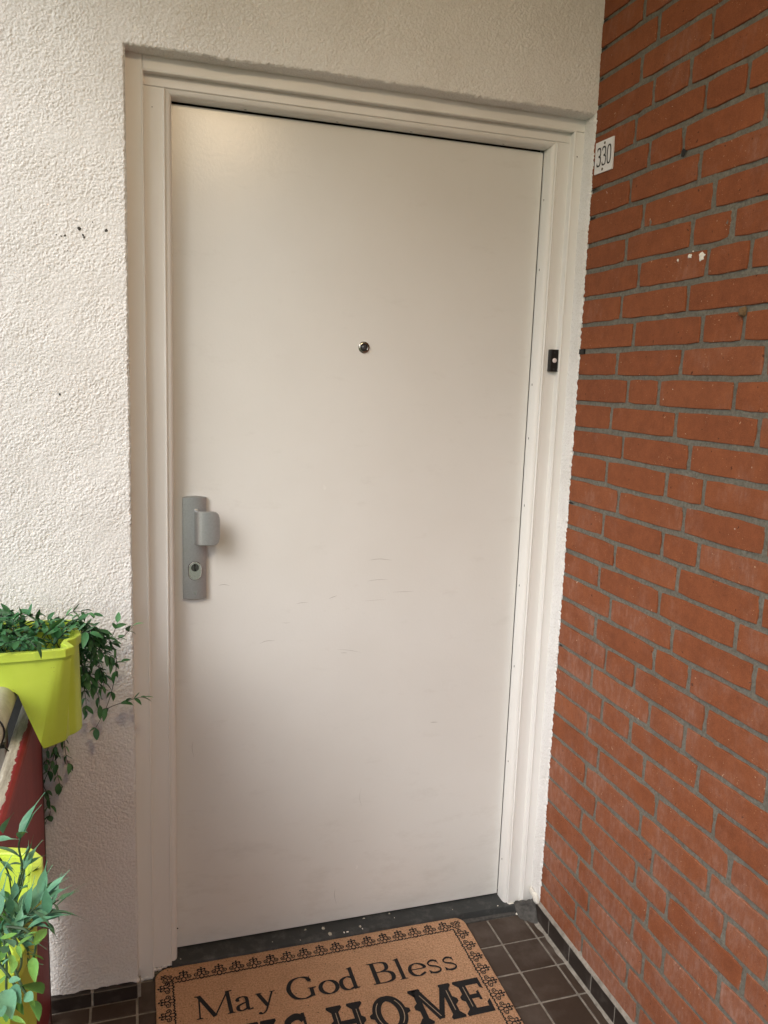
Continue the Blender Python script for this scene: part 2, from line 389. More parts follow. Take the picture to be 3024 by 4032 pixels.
# left leaf of the wall with its reveal
zz = (ZO - S * np.arange(0, int((ZO - .0105) / S)))[::-1]; u = np.arange(0, .325 + .05, S)          # u runs from x=XO-.25 to the edge, then into the reveal
uu, zv = np.meshgrid(u, zz); ue = .325
d = np.where(uu < ue, ue - uu, uu - ue)
rl = relief(XO - ue + uu, zv)
X = np.where(uu <= ue, XO - ue + uu, XO); Y = np.where(uu <= ue, 0, uu - ue)
X = X + np.where(uu > ue, rl - .0004, 0) - .3 * roundover(d) + edge_wob(zv, 21) * np.clip(1 - d / .008, 0, 1)
Y = Y - np.where(uu <= ue, rl, 0) + np.where(uu <= ue, roundover(d), 0)
Z = zv + np.where(zv < .014, .0025 * (vnoise(uu, zv * 0, .012, 31) - .5) * 2, 0)
Pv = np.stack([X, Y, Z], -1); G.add(Pv, np.ones((len(zz) - 1, len(u) - 1), bool))
# above the door: lintel with soffit
xx = np.arange(XO - .325, XB + .001, S); v = np.arange(0, .33 + .05, S); v = v - v[np.argmin(np.abs(v - .33))] + .33     # v from z=ZO+.33 down to the edge, then inwards
xv, vv = np.meshgrid(xx, v); ve = .33; d = np.abs(vv - ve)
Zp = np.where(vv <= ve, ZO + ve - vv, ZO); Yp = np.where(vv <= ve, 0, vv - ve)
rl = relief(xv, ZO + ve - vv); inopen = xv > XO
f = np.where(inopen, 1, 0)
Yp = Yp - np.where(vv <= ve, rl, 0) + np.where(vv <= ve, roundover(d), 0) * f
Zp = Zp + (np.where(vv > ve, rl, 0) + .3 * roundover(d) + edge_wob(xv, 41) * np.clip(1 - d / .009, 0, 1) + .004 * (vnoise(xv, xv * 0, .12, 45) - .5) * np.clip(1 - d / .03, 0, 1)) * f
Pv = np.stack([xv, Yp, Zp], -1)[::-1]
keep = (vv[:-1, :-1] < ve - S * .5) | (xv[:-1, :-1] > XO - S)
G.add(Pv, keep[::-1])
# the thin stucco return on the brick side
ww = np.arange(-.002, .047, S); zz2 = np.arange(.036, ZO + .004, S)
yw, zw = np.meshgrid(ww, zz2); rl = relief(yw + 3.1, zw)
e = np.clip(1 - (yw + .002) / .006, 0, 1)
Xr = XB - .0042 - rl * 1.0 + .004 * e * e; Yr = yw + edge_wob(zw, 51) * 1.7 * np.clip(1 - (yw + .002) / .01, 0, 1) - .001
low = np.clip(1 - (zw - .036) / .03, 0, 1)
Zr = zw + low * .010 * (vnoise(yw * 1.0, yw * 0, .008, 61) - .5)
G.add(np.stack([Xr, Yr, Zr], -1)[:, ::-1], np.ones((len(zz2) - 1, len(ww) - 1), bool))
swm = G.mesh('stucco_wall'); bm = bmesh.new(); bm.from_mesh(swm); bmesh.ops.remove_doubles(bm, verts=[v_ for v_ in bm.verts if abs(v_.co.z - ZO) < .004 and v_.co.x < XO + .001], dist=.0006); bm.to_mesh(swm); bm.free(); smooth(swm, 180)
sw = link('stucco_wall', swm, MT['stucco'])
tag(sw, 'rough white stucco wall around the recessed door opening', 'wall')
# the plain remainder of the same wall, beyond the close relief
rest = MB()
rest.box((-.46, .002, -.3), (XO - .3245, .30, CEIL)); rest.box((XO - .3245, .002, ZO + .3290), (XB + .02, .30, CEIL))
rest.box((XO - .3245, .004, ZO + .055), (XB + .02, .30, ZO + .3290)); rest.box((XO - .3245, .004, -.3), (XO - .02, .30, ZO + .055))
rest.box((XB + .0, .0, -.3), (XB + .02, .3, ZO + .055))
rest.build('wall_core', MT['stucco'], sw)
def blob(name, pts, nrm, thick, mt, parent, dome=.5):
    # an irregular flat flake lying on a surface: outline pts (3D), a raised centre
    pts = [Vector(p) for p in pts]; c = sum(pts, Vector()) / len(pts); n = len(pts)
    vs = pts + [p + (c - p) * .3 + nrm * thick for p in pts] + [c + nrm * thick * (1 + dome)]
    fs = [(i, (i + 1) % n, n + (i + 1) % n, n + i) for i in range(n)] + [(n + i, n + (i + 1) % n, 2 * n) for i in range(n)]
    me = mesh(name, vs, fs); bm = bmesh.new(); bm.from_mesh(me); bmesh.ops.recalc_face_normals(bm, faces=bm.faces[:]); bm.to_mesh(me); bm.free()
    return link(name, me, mt, parent)
def ragged(c, ax, ay, rx, ry, n=10, j=.35):
    return [c + ax * (math.cos(2 * math.pi * k / n) * rx * random.uniform(1 - j, 1 + j)) + ay * (math.sin(2 * math.pi * k / n) * ry * random.uniform(1 - j, 1 + j)) for k in range(n)]
EX, EY, EZ = Vector((1, 0, 0)), Vector((0, 1, 0)), Vector((0, 0, 1))
for a, bb, r in [(690, 440, 13), (722, 498, 9), (731, 518, 9), (926, 458, 13), (565, 502, 7), (532, 508, 5), (490, 494, 4), (805, 385, 4), (520, 1886, 10), (590, 635, 4), (430, 778, 4), (410, 1295, 5), (180, 262, 4)]:
    c = onY(a / 2.2117, 700 + bb / 2.2117, -.0006); q = r / 2.2117 * .00055
    blob('chip_mark', ragged(c, EX, EZ, q, q * 1.15, 8), -EY, .0006, MT['dark_chip'], sw)
for z, y in [(2.205, 0), (2.045, 0), (1.985, 0), (1.74, 0), (1.69, 0)]:
    pass

# ---------------------------------------------------------------- brick wall
bw = empty('brick_wall', (XB, -.4, ZF), 'orange red brick wall with grey mortar at right angles to the door', 'wall')
# mortar bed with relief
yy = np.arange(-1.30, .30, .0045); zz = np.arange(.0, 2.52, .0045)
yv, zv = np.meshgrid(yy, zz); Gm = Grid()
hm = .0022 * (vnoise(yv, zv, .006, 71) - .5) + .0036 * (vnoise(yv, zv, .028, 72) - .5)
Gm.add(np.stack([XB + .0032 + hm, yv, zv], -1)[:, ::-1], np.ones((len(zz) - 1, len(yy) - 1), bool))
link('mortar', Gm.mesh('mortar'), MT['mortar'], bw)
JT = {0: [.1656], 1: [.2233], 2: [.1738, .4019], 3: [.225, .3472], 4: [.1681, .4], 5: [.2284, .3421, .569], 6: [.1668, .4015], 7: [.2235, .4534], 8: [.1675, .3964], 9: [.2256, .4515, .5682], 10: [.1665, .4017], 11: [.2251, .4541, .5693], 12: [.1688, .3999, .632], 13: [.2196, .3336, .5636], 14: [.1618, .4003, .6346], 15: [.2174, .4527], 16: [.1594, .387, .505], 17: [.2181, .453, .6818], 18: [.1632, .3933, .5101], 19: [.2228, .4533, .6875], 20: [.1641, .4008, .6337], 21: [.222, .4534, .6903], 22: [.1656, .4013, .5173], 23: [.22, .3385, .5763], 24: [.1669, .402, .5206, .75], 25: [.2229, .3393, .5718], 26: [.1656, .401, .6304], 27: [.2223, .4535, .6833], 28: [.1731, .4053, .6328], 29: [.2288, .4582, .6873], 30: [.1721, .4049, .5193, .7474], 31: [.232, .4593, .6899], 32: [.1738, .4111, .524], 33: [.2347, .4592], 34: [.1797, .4086], 35: [.2200, .4576]}
def brick_mesh(w, h, seed):
    # worn brick: an uneven front outline, a rounded arris and plain sides
    rnd = random.Random(seed); out = []
    nx, nz = (6 if w > .14 else 4), 2
    P = [(-w / 2 + w * i / nx, -h / 2) for i in range(nx)] + [(w / 2, -h / 2 + h * i / nz) for i in range(nz)] + [(w / 2 - w * i / nx, h / 2) for i in range(nx)] + [(-w / 2, h / 2 - h * i / nz) for i in range(nz)]
    for a_, c_ in P:
        corner = abs(abs(a_) - w / 2) < 1e-6 and abs(abs(c_) - h / 2) < 1e-6
        k = .0016 if corner else 0
        out.append((a_ + rnd.uniform(-.0010, .0010) - math.copysign(k, a_), c_ + rnd.uniform(-.0009, .0009) - math.copysign(k, c_)))
    n = len(out); ins = lambda d_: [(a_ - math.copysign(min(d_, abs(a_)), a_) * (abs(a_) > w * .5 - .006), c_ - math.copysign(d_, c_) * (abs(c_) > h * .5 - .006)) for a_, c_ in out]
    rows = [[(.012, a_, c_) for a_, c_ in out], [(-.0098, a_, c_) for a_, c_ in out], [(-.0115, a_, c_) for a_, c_ in ins(.0008)], [(-.0120, a_, c_) for a_, c_ in ins(.0024)]]
    vs = [v_ for r_ in rows for v_ in r_]
    fs = [(k * n + i, k * n + (i + 1) % n, (k + 1) * n + (i + 1) % n, (k + 1) * n + i) for k in range(3) for i in range(n)] + [tuple(range(3 * n, 4 * n))]
    me = mesh('brick', vs, fs); bm = bmesh.new(); bm.from_mesh(me); bmesh.ops.recalc_face_normals(bm, faces=bm.faces[:]); bm.to_mesh(me); bm.free()
    me.materials.append(MT['brick']); return me
bpool = {}
JW = .0057
far = []
def put_brick(y1, y0, z1, z0, seed):
    w, h = y1 - y0, z1 - z0; cy, cz = (y0 + y1) / 2, (z0 + z1) / 2
    if cy < -1.28: far.append((cy, cz, w, h, seed)); return
    key = (round(w, 3), round(h, 3), seed % 9)
    if key not in bpool: bpool[key] = brick_mesh(key[0], key[1], seed)
    o = link('brick', bpool[key], None, bw, (XB + .012 + random.uniform(-.0009, .0009), cy, cz))
    o.rotation_euler = (random.uniform(-.004, .004), random.uniform(-.003, .003), random.uniform(-.003, .003))
cnt = 0
for k in range(-4, 36):
    ztop, zbot = Z_0 - P_C * k, Z_0 - P_C * (k + 1)
    js = list(JT.get(k, [.17 if k % 2 == 0 else .224]))
    while js[-1] < 3.0:
        js.append(js[-1] + (.1165 if random.random() < .16 else .2315) + random.uniform(-.003, .003))
    prev = -.06
    for i, j in enumerate(js):
        y1 = -prev - (JW if i else 0); y0 = -j + JW
        zb = max(zbot + .0053, .031) if k == 35 else zbot + .0053
        put_brick(y1, y0, ztop - .0053 + random.uniform(-.0008, .0008), zb + random.uniform(-.0008, .0008), cnt); cnt += 1
        prev = j
fb = MB()
for cy, cz, w, h, sd in far: fb.box((XB + random.uniform(-.001, .001), cy - w / 2, cz - h / 2), (XB + .024, cy + w / 2, cz + h / 2))
ff = fb.build('brick_course', MT['brick'], bw); ff['kind'] = 'stuff'
mc = MB(); mc.box((XB + .0045, -3.1, -.3), (XB + .3, -1.2995, CEIL)); mc.box((XB + .0065, -1.2995, -.3), (XB + .3, .3, CEIL)); mc.build('wall_core', MT['mortar'], bw)
# marks on the bricks
NX = Vector((-1, 0, 0))
def onbrick(a, bb, sc, ox, oy, d=.0016): return onX(ox + a / sc, oy + bb / sc, XB - d)
for a, bb, rx, ry in [(1108, 195, 16, 13), (1190, 197, 22, 20), (1022, 222, 9, 8), (1130, 160, 5, 4)]:
    blob('paint_splash', ragged(onbrick(a, bb, 1.7955, 2100, 900), EY, EZ, rx / 1.7955 * .00075, ry / 1.7955 * .00065, 11, .4), NX, .0009, MT['white_chip'], bw)
blob('insect_cocoon', ragged(onbrick(1485, 590, 1.7955, 2100, 900, 0), EY, EZ, .0085, .0105, 9, .25), NX, .006, MT['wax'], bw)
blob('mortar_hole', ragged(onbrick(985, 1215, 2.0133, 2200, 0, .0005), EY, EZ, .0085, .008, 9, .35), NX, .0008, MT['black'], bw)
for a, bb, rx, ry, o in [(340, 870, 18, 10, 0), ]:
    c = onbrick(a, bb, 1.7955, 2100, 900, .0012)
    link('joint_gap', box_me('joint_gap', (c.x - .0004, c.y - .0115, c.z - .0062), (c.x + .006, c.y + .012, c.z + .0062)), MT['black'], bw)
for k in (0, 1, 2, 3, 6, 7, 18, 24):     # open ends of joints beside the stucco
    c = Vector((XB + .001, -.012, Z_0 - P_C * k + random.uniform(-.002, .002)))
    blob('joint_gap', ragged(c, EY, EZ, random.uniform(.006, .014), .0022, 8, .3), NX, .0004, MT['black'], bw)

# ---------------------------------------------------------------- skirting tiles
sk = empty('skirting', (XB, -.3, ZF), 'low dark brown tile skirting along the foot of the brick wall', 'skirting')
jy = [.0, .0658, .174, .2804, .3849] + [.3849 + T * i for i in range(1, 14)]
for i in range(len(jy) - 1):
    box('skirting_tile', (XB - .007 + random.uniform(-.0006, .0006), -jy[i + 1] + .0022, ZF - .002), (XB + .012, -jy[i] - (.0022 if i else -.030), .0285), MT['skirt'], sk, .0018, 1)
box('mortar_backing', (XB - .0045, -1.80, ZF - .002), (XB + .011, .035, .0275), MT['grout'], sk)
fil = MB(); n_ = 150; vs = []; fs = []
for i in range(n_ + 1):
    y = -1.75 * i / n_ + .03; q = .5 + .5 * mnoise.noise((y * 40, 3, 1)); q2 = .5 + .5 * mnoise.noise((y * 55, 9, 1))
    vs += [(XB - .0065 - .003 * q, y, .0283), (XB - .004, y, .0335 + .003 * q2), (XB + .006, y, .038 + .004 * q)]
for i in range(n_): fs += [(3 * i, 3 * i + 1, 3 * i + 4, 3 * i + 3), (3 * i + 1, 3 * i + 2, 3 * i + 5, 3 * i + 4)]
fil.add(vs, fs); fil.build('mortar_fillet', MT['grout'], sk, 60)
fil = MB(); vs = []; fs = []
for i in range(n_ + 1):     # grey grout smeared along the foot
    y = -1.75 * i / n_ + .03; g_ = math.exp(-max(0, -y - .05) / .22); q = (.5 + .5 * mnoise.noise((y * 26, 5, 1))); q3 = .5 + .5 * mnoise.noise((y * 60, 15, 1))
    vs += [(XB - .0090 - .010 * q * (.35 + 1.1 * g_) - .002 * q3, y, ZF + .0002), (XB - .0085 - .0015 * q, y, ZF + .0025), (XB - .0060, y, ZF + .004 + .004 * q * (.5 + g_) )]
for i in range(n_): fs += [(3 * i, 3 * i + 1, 3 * i + 4, 3 * i + 3), (3 * i + 1, 3 * i + 2, 3 * i + 5, 3 * i + 4)]
fil.add(vs, fs); fil.build('grout_smear', MT['grout'], sk, 60)
sl_ = empty('skirting', (-.2, 0, ZF), 'short black tile skirting under the stucco left of the door', 'skirting')
for x0, x1 in ((-.3075, -.2035), (-.1985, -.0985)):
    box('skirting_tile', (x0, -.0105, ZF - .002), (x1, .02, .0095), MT['skirt'], sl_, .0018, 1)
box('mortar_backing', (-.33, -.008, ZF - .002), (-.090, .02, .0088), MT['grout'], sl_)
# grey cement patch in the corner under the right jamb
cp = empty('cement_patch', (.975, .02, ZF), 'rough grey cement filling the corner under the right jamb', 'cement')
vs = []; fs = []; nx_, nz_ = 18, 16
for j in range(nz_ + 1):
    for i in range(nx_ + 1):
        tx, tz = i / nx_, j / nz_
        x = .938 + (XB - .938 + .004) * tx; y0 = .052 * (1 - tx) ** .8 - .010 * tx
        nn = mnoise.noise((x * 90, tz * 3, 2)) * .006 + mnoise.noise((x * 220, tz * 9, 4)) * .0025
        y = y0 + .004 - (1 - tz) ** 2.5 * .035 + nn * (.4 + tz)
        vs.append((x + nn * .5, y, ZF - .001 + tz * (.070 - .038 * (1 - tx))))
for j in range(nz_):
    for i in range(nx_): a = j * (nx_ + 1) + i; fs.append((a, a + 1, a + nx_ + 2, a + nx_ + 1))
me = mesh('rough_fill', vs, fs); smooth(me, 60); link('rough_fill', me, MT['cement'], cp)

# ---------------------------------------------------------------- door frame
fr = empty('door_frame', (W / 2, .07, 0), 'cream painted wooden door frame with stepped mouldings', 'door frame')
FRM = MT['frame']; B3 = .0028
box('casing', (XO - .012, .044, -.027), (-.060, .10, ZO + .012), FRM, fr, B3)
box('casing', (.9560, .044, -.022), (XB + .003, .10, 2.0855), FRM, fr, B3)
box('casing', (-.0600, .0442, 2.0860), (XB + .002, .10, ZO + .012), FRM, fr, B3)
box('jamb', (-.0625, .064, -.012), (-.0145, .16, 2.0628), FRM, fr, .0018)
box('jamb', (.9186, .064, -.0045), (.9585, .16, 2.0628), FRM, fr, .0018)
box('head', (-.0628, .0637, 2.0632), (.9588, .16, 2.0900), FRM, fr, .0018)
def bead(a, bb, side):
    # stop bead: profile (across, depth), swept straight; across 0 = outer edge next to the jamb
    prof = [(-.003, .066), (-.0005, .0665), (.0008, .0685), (.0022, .0672), (.0070, .0690), (.0102, .0735), (.0114, .0790), (.0118, .0840), (.0121, .1076), (-.003, .1076)]
    vs = []
    for e in (a, bb):
        for (q, y) in prof:
            if side == 'l': vs.append((-.0145 + .0145 * q / .0121, y, e - (q if e > 1 else 0)))
            elif side == 'r': vs.append((.9195 - .0112 * q / .0121, y, e - (q if e > 1 else 0)))
            else: vs.append((e + (q * (1.2 if e < .5 else -.95)), y, 2.0625 - q))
    n = len(prof); fs = [(i, (i + 1) % n, n + (i + 1) % n, n + i) for i in range(n)] + [tuple(range(n)), tuple(range(n, 2 * n))]
    mb = MB(); mb.add(vs, fs); return mb.build('stop_bead', FRM, fr, 40)
for p0, p1, r_ in (((-.0612, .0462, -.02), (-.0612, .0462, 2.086), .0034), ((.9580, .0462, -.015), (.9580, .0462, 2.086), .0034), ((-.0612, .0462, 2.0872), (.9580, .0462, 2.0872), .0032),
                   ((-.0168, .0648, -.006), (-.0168, .0648, 2.060), .0024), ((.9215, .0648, -.004), (.9215, .0648, 2.060), .0026), ((.9262, .0645, -.004), (.9262, .0645, 2.060), .0013)):
    mb = MB(); mb.tube([p0, p1], r_, 12); mb.build('moulding', FRM, fr, 60)
bead(-.006, 2.0622, 'l'); bead(-.009, 2.0622, 'r'); bead(-.0142, .9192, 't')
for x0, x1, z in ((.9098, .9150, None),):
    for zz_ in (1.93, 1.76, 1.47, 1.33, 1.15, .93, .70, .42, .12):
        c = Vector((.9081, .093, zz_)); blob('nail_hole', ragged(c, EY, EZ, .0015, .0034, 8, .2), NX, .0003, MT['black'], fr)
for x in (.16, .37, .55, .79): blob('nail_hole', ragged(Vector((x, .096, 2.0500)), EX, EY, .0036, .0014, 8, .2), -EZ, .0003, MT['black'], fr)
blob('nail_hole', ragged(onY(1900 + 1030 / 2.765, 300 + 878 / 2.765, .0438), EX, EZ, .0016, .0018, 8, .2), -EY, .0003, MT['black'], fr)
blob('nail_hole', ragged(onY(400 + 549 / 2.765, 100 + 887 / 2.765, .0638), EX, EZ, .0010, .0011, 8, .2), -EY, .0003, MT['dark_chip'], fr)
blob('nail_hole', ragged(onY(600 + 183 / 1.8433, 3600 + 103 / 1.8433, .0663), EX, EZ, .0022, .0020, 8, .3), -EY, .0006, MT['dark_chip'], fr)
# torn white paint at the feet of the frame
def lump(name, c, r, sc, mt, parent, seed, sub=2, amp=.4):
    bm = bmesh.new(); bmesh.ops.create_icosphere(bm, subdivisions=sub, radius=1)
    for v_ in bm.verts:
        q = 1 + amp * mnoise.noise(v_.co * 1.9 + Vector((seed, 0, 0))) + amp * .5 * mnoise.noise(v_.co * 4.3 + Vector((0, seed, 0)))
        v_.co = Vector([v_.co[i] * q * r * sc[i] for i in range(3)]) + c
    me = bpy.data.meshes.new(name); bm.to_mesh(me); bm.free(); smooth(me, 50); return link(name, me, mt, parent)
lump('paint_crust', Vector((.9780, .012, .040)), .013, (.45, 1.3, 1.15), MT['white_chip'], sw, 3)
lump('paint_crust', Vector((.9760, .030, .048)), .010, (.5, 1.1, 1.2), MT['white_chip'], sw, 8)
lump('paint_crust', Vector((.9805, .001, .037)), .008, (.4, .8, 1.1), MT['white_chip'], sw, 18)
lump('paint_crust', Vector((.9545, .047, .002)), .008, (.7, .55, 1.7), MT['white_chip'], fr, 5)
lump('paint_crust', Vector((.9520, .047, -.014)), .0065, (.8, .7, 1.4), MT['white_chip'], fr, 9)
lump('paint_crust', Vector((.9440, .040, -.0235)), .006, (1.7, .9, .35), MT['white_chip'], fr, 15)
lump('paint_crust', Vector((.9580, .0425, -.004)), .0045, (.6, .5, 1.4), MT['cement'], fr, 25)
lump('paint_crust', Vector((.9300, .061, -.0045)), .005, (2.2, .5, .5), MT['white_chip'], fr, 12)
for i, x in enumerate((-.088, -.078, -.066, -.056, -.045, -.032, -.020)):
    lump('paint_crust', Vector((x, .046 if x < -.06 else .066, -.024 + .0022 * i + random.uniform(-.003, .003))), .0062, (1.2, .6, .8), MT['frame'], fr, 31 + i)
lump('paint_crust', Vector((-.101, .004, .0105)), .012, (.7, .5, .9), MT['stucco'], sw, 44)

# ---------------------------------------------------------------- threshold
th = empty('threshold', (W / 2, .08, ZF), 'dark grey stone doorstep with paint flecks under the white door', 'doorstep')
xs_ = np.linspace(-.0145, .953, 120); prof = [(.058, -.030), (.0525, -.0255), (.0550, -.0090), (.0570, -.0050), (.0600, -.0038), (.0800, -.0032), (.1400, -.0022), (.1400, -.03)]
vs = []; fs = []; n = len(prof)
for i, x in enumerate(xs_):
    for j, (y, z) in enumerate(prof):
        w_ = .0016 * mnoise.noise((x * 30, j * .7, 0)) if 1 <= j <= 4 else 0
        vs.append((x, y + w_ + (-.004 * (x - .8) / .15 if x > .8 and 1 <= j <= 3 else 0), z + w_ * .5))
for i in range(len(xs_) - 1):
    for j in range(n): fs.append((i * n + j, i * n + (j + 1) % n, (i + 1) * n + (j + 1) % n, (i + 1) * n + j))
fs += [tuple(range(n)), tuple(range((len(xs_) - 1) * n, len(xs_) * n))]
me = mesh('stone_slab', vs, fs); smooth(me, 40); link('stone_slab', me, MT['stone'], th)
box('riser_foot', (-.062, .040, ZF - .02), (.9380, .0565, ZF + .0035), MT['cement'], th, .0015)
for a, bb, rx, ry, mk in [(1110, 112, 11, 5, 'dirty_chip'), (1243, 100, 13, 9, 'dirty_chip'), (1290, 138, 16, 12, 'dirty_chip'), (1393, 133, 7, 5, 'white_chip'), (1424, 143, 9, 5, 'white_chip'), (1507, 88, 9, 6, 'dirty_chip'), (1524, 102, 4, 4, 'white_chip'), (1535, 30, 12, 4, 'dirty_chip'), (1075, 190, 5, 4, 'dirty_chip'), (205, 322, 6, 4, 'dirty_chip'), (872, 198, 4, 3, 'dirty_chip')]:
    c = onZ(600 + a / 1.8433, 3600 + bb / 1.8433, -.0026); k = 1 / 1.8433 / 1500
    c.y = max(.062, min(.104, c.y)); c.z = -.0038 + .0006 * (c.y - .06) / .02
    blob('paint_fleck', ragged(c, EX, EY, rx * k * .9, ry * k * 1.7, 9, .4), EZ, .0012, MT[mk], th)
for a, bb, rx, ry, mk in [(45, 228, 10, 6, 'white_chip'), (65, 252, 5, 4, 'white_chip'), (315, 113, 9, 5, 'dirty_chip'), (362, 150, 3, 3, 'white_chip'), (905, 72, 4, 3, 'dirty_chip'), (1330, 42, 8, 4, 'white_chip')]:
    c = onZ(1400 + a / 2.37, 3550 + bb / 2.37, -.0026); k = 1 / 2.37 / 1500
    c.y = max(.061, min(.104, c.y)); c.z = -.0038 + .0006 * (c.y - .06) / .02
    blob('paint_fleck', ragged(c, EX, EY, rx * k, ry * k * 1.7, 9, .4), EZ, .0012, MT[mk], th)

# ---------------------------------------------------------------- door
dr = empty('front_door', (0, YL, 0), 'plain cream white door with scuff marks, peephole and grey handle', 'door')
box('door_leaf', (-.0060, YL, .0015), (.9066, YL + .040, 2.0462), MT['door'], dr, .0012)
bk = MB(); bk.box((-.03, YL + .042, -.03), (.94, YL + .06, 2.08)); bk.build('rebate_shadow_gap', MT['black'], fr)
def strip2(pts, w, to3, mb, taper=True):
    pts = [Vector(p) for p in pts]; n = len(pts); L_ = []; R_ = []
    for i, p in enumerate(pts):
        d_ = (pts[min(i + 1, n - 1)] - pts[max(i - 1, 0)]).normalized(); nn = Vector((-d_.y, d_.x))
        s = math.sin(math.pi * (i + .35) / (n - .3)) if taper else 1
        L_.append(p + nn * w * .5 * s); R_.append(p - nn * w * .5 * s)
    mb.add([to3(p) for p in L_] + [to3(p) for p in R_], [(i, i + 1, n + i + 1, n + i) for i in range(n - 1)])
for pl, w in [([(750, 507), (820, 499), (905, 507)], 1.5), ([(735, 645), (800, 635), (880, 632)], 1.1), ([(905, 716), (975, 713), (1045, 711)], 1.1), ([(488, 760), (515, 748), (545, 738)], 1.3), ([(275, 793), (310, 785), (355, 783)], 1.2), ([(37, 1052), (80, 1035), (140, 1032)], 1.4), ([(540, 1090), (620, 1095), (700, 1110)], .9), ([(562, 1113), (590, 1112), (612, 1113)], 1.2), ([(1150, 1567), (1175, 1565), (1202, 1565)], 2.0), ([(-232, 672), (-195, 666), (-155, 674)], 1.4), ([(180, 915), (210, 917), (240, 914)], .8), ([(700, 775), (790, 768), (870, 762)], .6), ([(-398, 1690), (-404, 1735), (-392, 1800)], 1.0), ([(700, 1990), (690, 2060), (705, 2120)], .6), ([(530, 2650), (526, 2700), (540, 2760)], 1.2)]:
    mb = MB(); w3 = [onY(1000 + a / 1.659, 1900 + bb / 1.659, YL) for a, bb in pl]
    q = [(p.x, p.z) for p in catmull([(p.x, p.z, 0) for p in w3], 6)] if False else [Vector((p[0], p[1])) for p in catmull([(p.x, p.z, 0) for p in w3], 6)]
    strip2(q, w * .00075, lambda p: (p.x, YL - .0003, p.y), mb); mb.build('scuff_mark', MT['scuff'], dr)
# peephole
pc = Vector((.4534, YL, 1.5452)); mb = MB(); mb.lathe([(.0143, 0), (.0141, .0016), (.0128, .0030), (.0098, .0034), (.0090, .0026)], pc, 'y', 40); ph = mb.build('peephole', MT['chrome'], dr, 40)
mb = MB(); mb.lathe([(.0090, .0024), (.0088, .0029), (.0062, .0026), (.0, .0026)], pc, 'y', 32); mb.build('peephole_barrel', MT['black'], ph, 40)
mb = MB(); mb.lathe([(.0062, .0026), (.0048, .0036), (.0025, .0043), (.0004, .0045)], pc, 'y', 24); mb.build('peephole_lens', MT['lens'], ph, 60)
# handle: backplate with curved face
px0, px1, pz0, pz1 = .0203, .0745, .9335, 1.1795
vs = []; fs = []; nx_ = 14
for (zq, ext) in ((pz0, 0), (pz1, 0)):
    pass
def plate(x0, x1, z0, z1, y0, y1, bow, arc):
    # curved shield: front bowed outwards across its width, top and bottom edges arched
    mb = MB(); n = 14; rows = [(0, y1 + .0022), (.0016, y1), ]
    grid = []
    zs = [z0, z0 + .0022] + [z0 + (z1 - z0) * k / 8 for k in range(1, 8)] + [z1 - .0022, z1]
    for k, z in enumerate(zs):
        row = []
        for i in range(n + 1):
            t_ = i / n * 2 - 1; x = x0 + (x1 - x0) * i / n
            y = y1 - bow * (1 - t_ * t_) + (.0022 if k in (0, len(zs) - 1) else 0)
            zz_ = z + (arc * (1 - t_ * t_) if k >= len(zs) - 2 else -arc * (1 - t_ * t_) if k < 2 else 0)
            row.append((x, y, zz_))
        grid.append(row)
    m_ = len(zs); vs = [p for r_ in grid for p in r_]; fs = [(k * (n + 1) + i, k * (n + 1) + i + 1, (k + 1) * (n + 1) + i + 1, (k + 1) * (n + 1) + i) for k in range(m_ - 1) for i in range(n)]
    ring = [k for k in range(n + 1)] + [k * (n + 1) + n for k in range(1, m_)] + [(m_ - 1) * (n + 1) + k for k in range(n - 1, -1, -1)] + [k * (n + 1) for k in range(m_ - 2, 0, -1)]
    o = len(vs); vs += [(vs[i][0], y0, vs[i][2]) for i in ring]; r_ = len(ring)
    fs += [(ring[i], ring[(i + 1) % r_], o + (i + 1) % r_, o + i) for i in range(r_)]
    mb.add(vs, fs); return mb
hp = plate(px0, px1, pz0, pz1, YL, YL - .0095, .0030, .0030).build('handle_plate', MT['alu'], dr, 40)
# grip: a curved blade standing off the plate and turning to the right
path = catmull([(.0455, .1005), (.0470, .0900), (.0500, .0780), (.0580, .0690), (.0720, .0655), (.0880, .0645), (.1030, .0655)], 5)
path = [Vector((p[0], p[1])) for p in [(q[0], q[1]) for q in catmull([(a, b_, 0) for a, b_ in [(.0455, .1005), (.0465, .0880), (.0490, .0760), (.0570, .0675), (.0700, .0640), (.0870, .0635), (.1030, .0650)]], 6)]]
gz0, gz1 = 1.0690, 1.1500; thick = .0085; vs = []; fs = []; n = len(path)
tot = sum((path[i + 1] - path[i]).length for i in range(n - 1)); acc = 0; NZ = 12; rc = .016
rows = []
for i, p in enumerate(path):
    if i: acc += (path[i] - path[i - 1]).length
    rem = tot - acc
    cut = rc - math.sqrt(max(rc * rc - (rc - rem) ** 2, 0)) if rem < rc else 0
    d_ = (path[min(i + 1, n - 1)] - path[max(i - 1, 0)]).normalized(); nn = Vector((-d_.y, d_.x))
    if nn.y > 0: nn = -nn
    th_ = thick * (1.25 if acc < .02 else 1); flare = .004 * max(0, 1 - acc / .014)
    a, b_ = gz0 + cut - flare, gz1 - cut + flare
    bv = .0018
    sec = [(0, a + bv), (0, b_ - bv), (bv, b_), (th_ - bv, b_), (th_, b_ - bv), (th_, a + bv), (th_ - bv, a), (bv, a)]
    rows.append([(p.x - nn.x * q, p.y - nn.y * q, z) for q, z in sec])
vs = [v_ for r_ in rows for v_ in r_]
for i in range(n - 1):
    for k in range(8): fs.append((i * 8 + k, i * 8 + (k + 1) % 8, (i + 1) * 8 + (k + 1) % 8, (i + 1) * 8 + k))
fs += [tuple(range(8)), tuple((n - 1) * 8 + k for k in range(8))]
mb = MB(); mb.add(vs, fs); mb.build('handle_grip', MT['alu'], hp, 40)
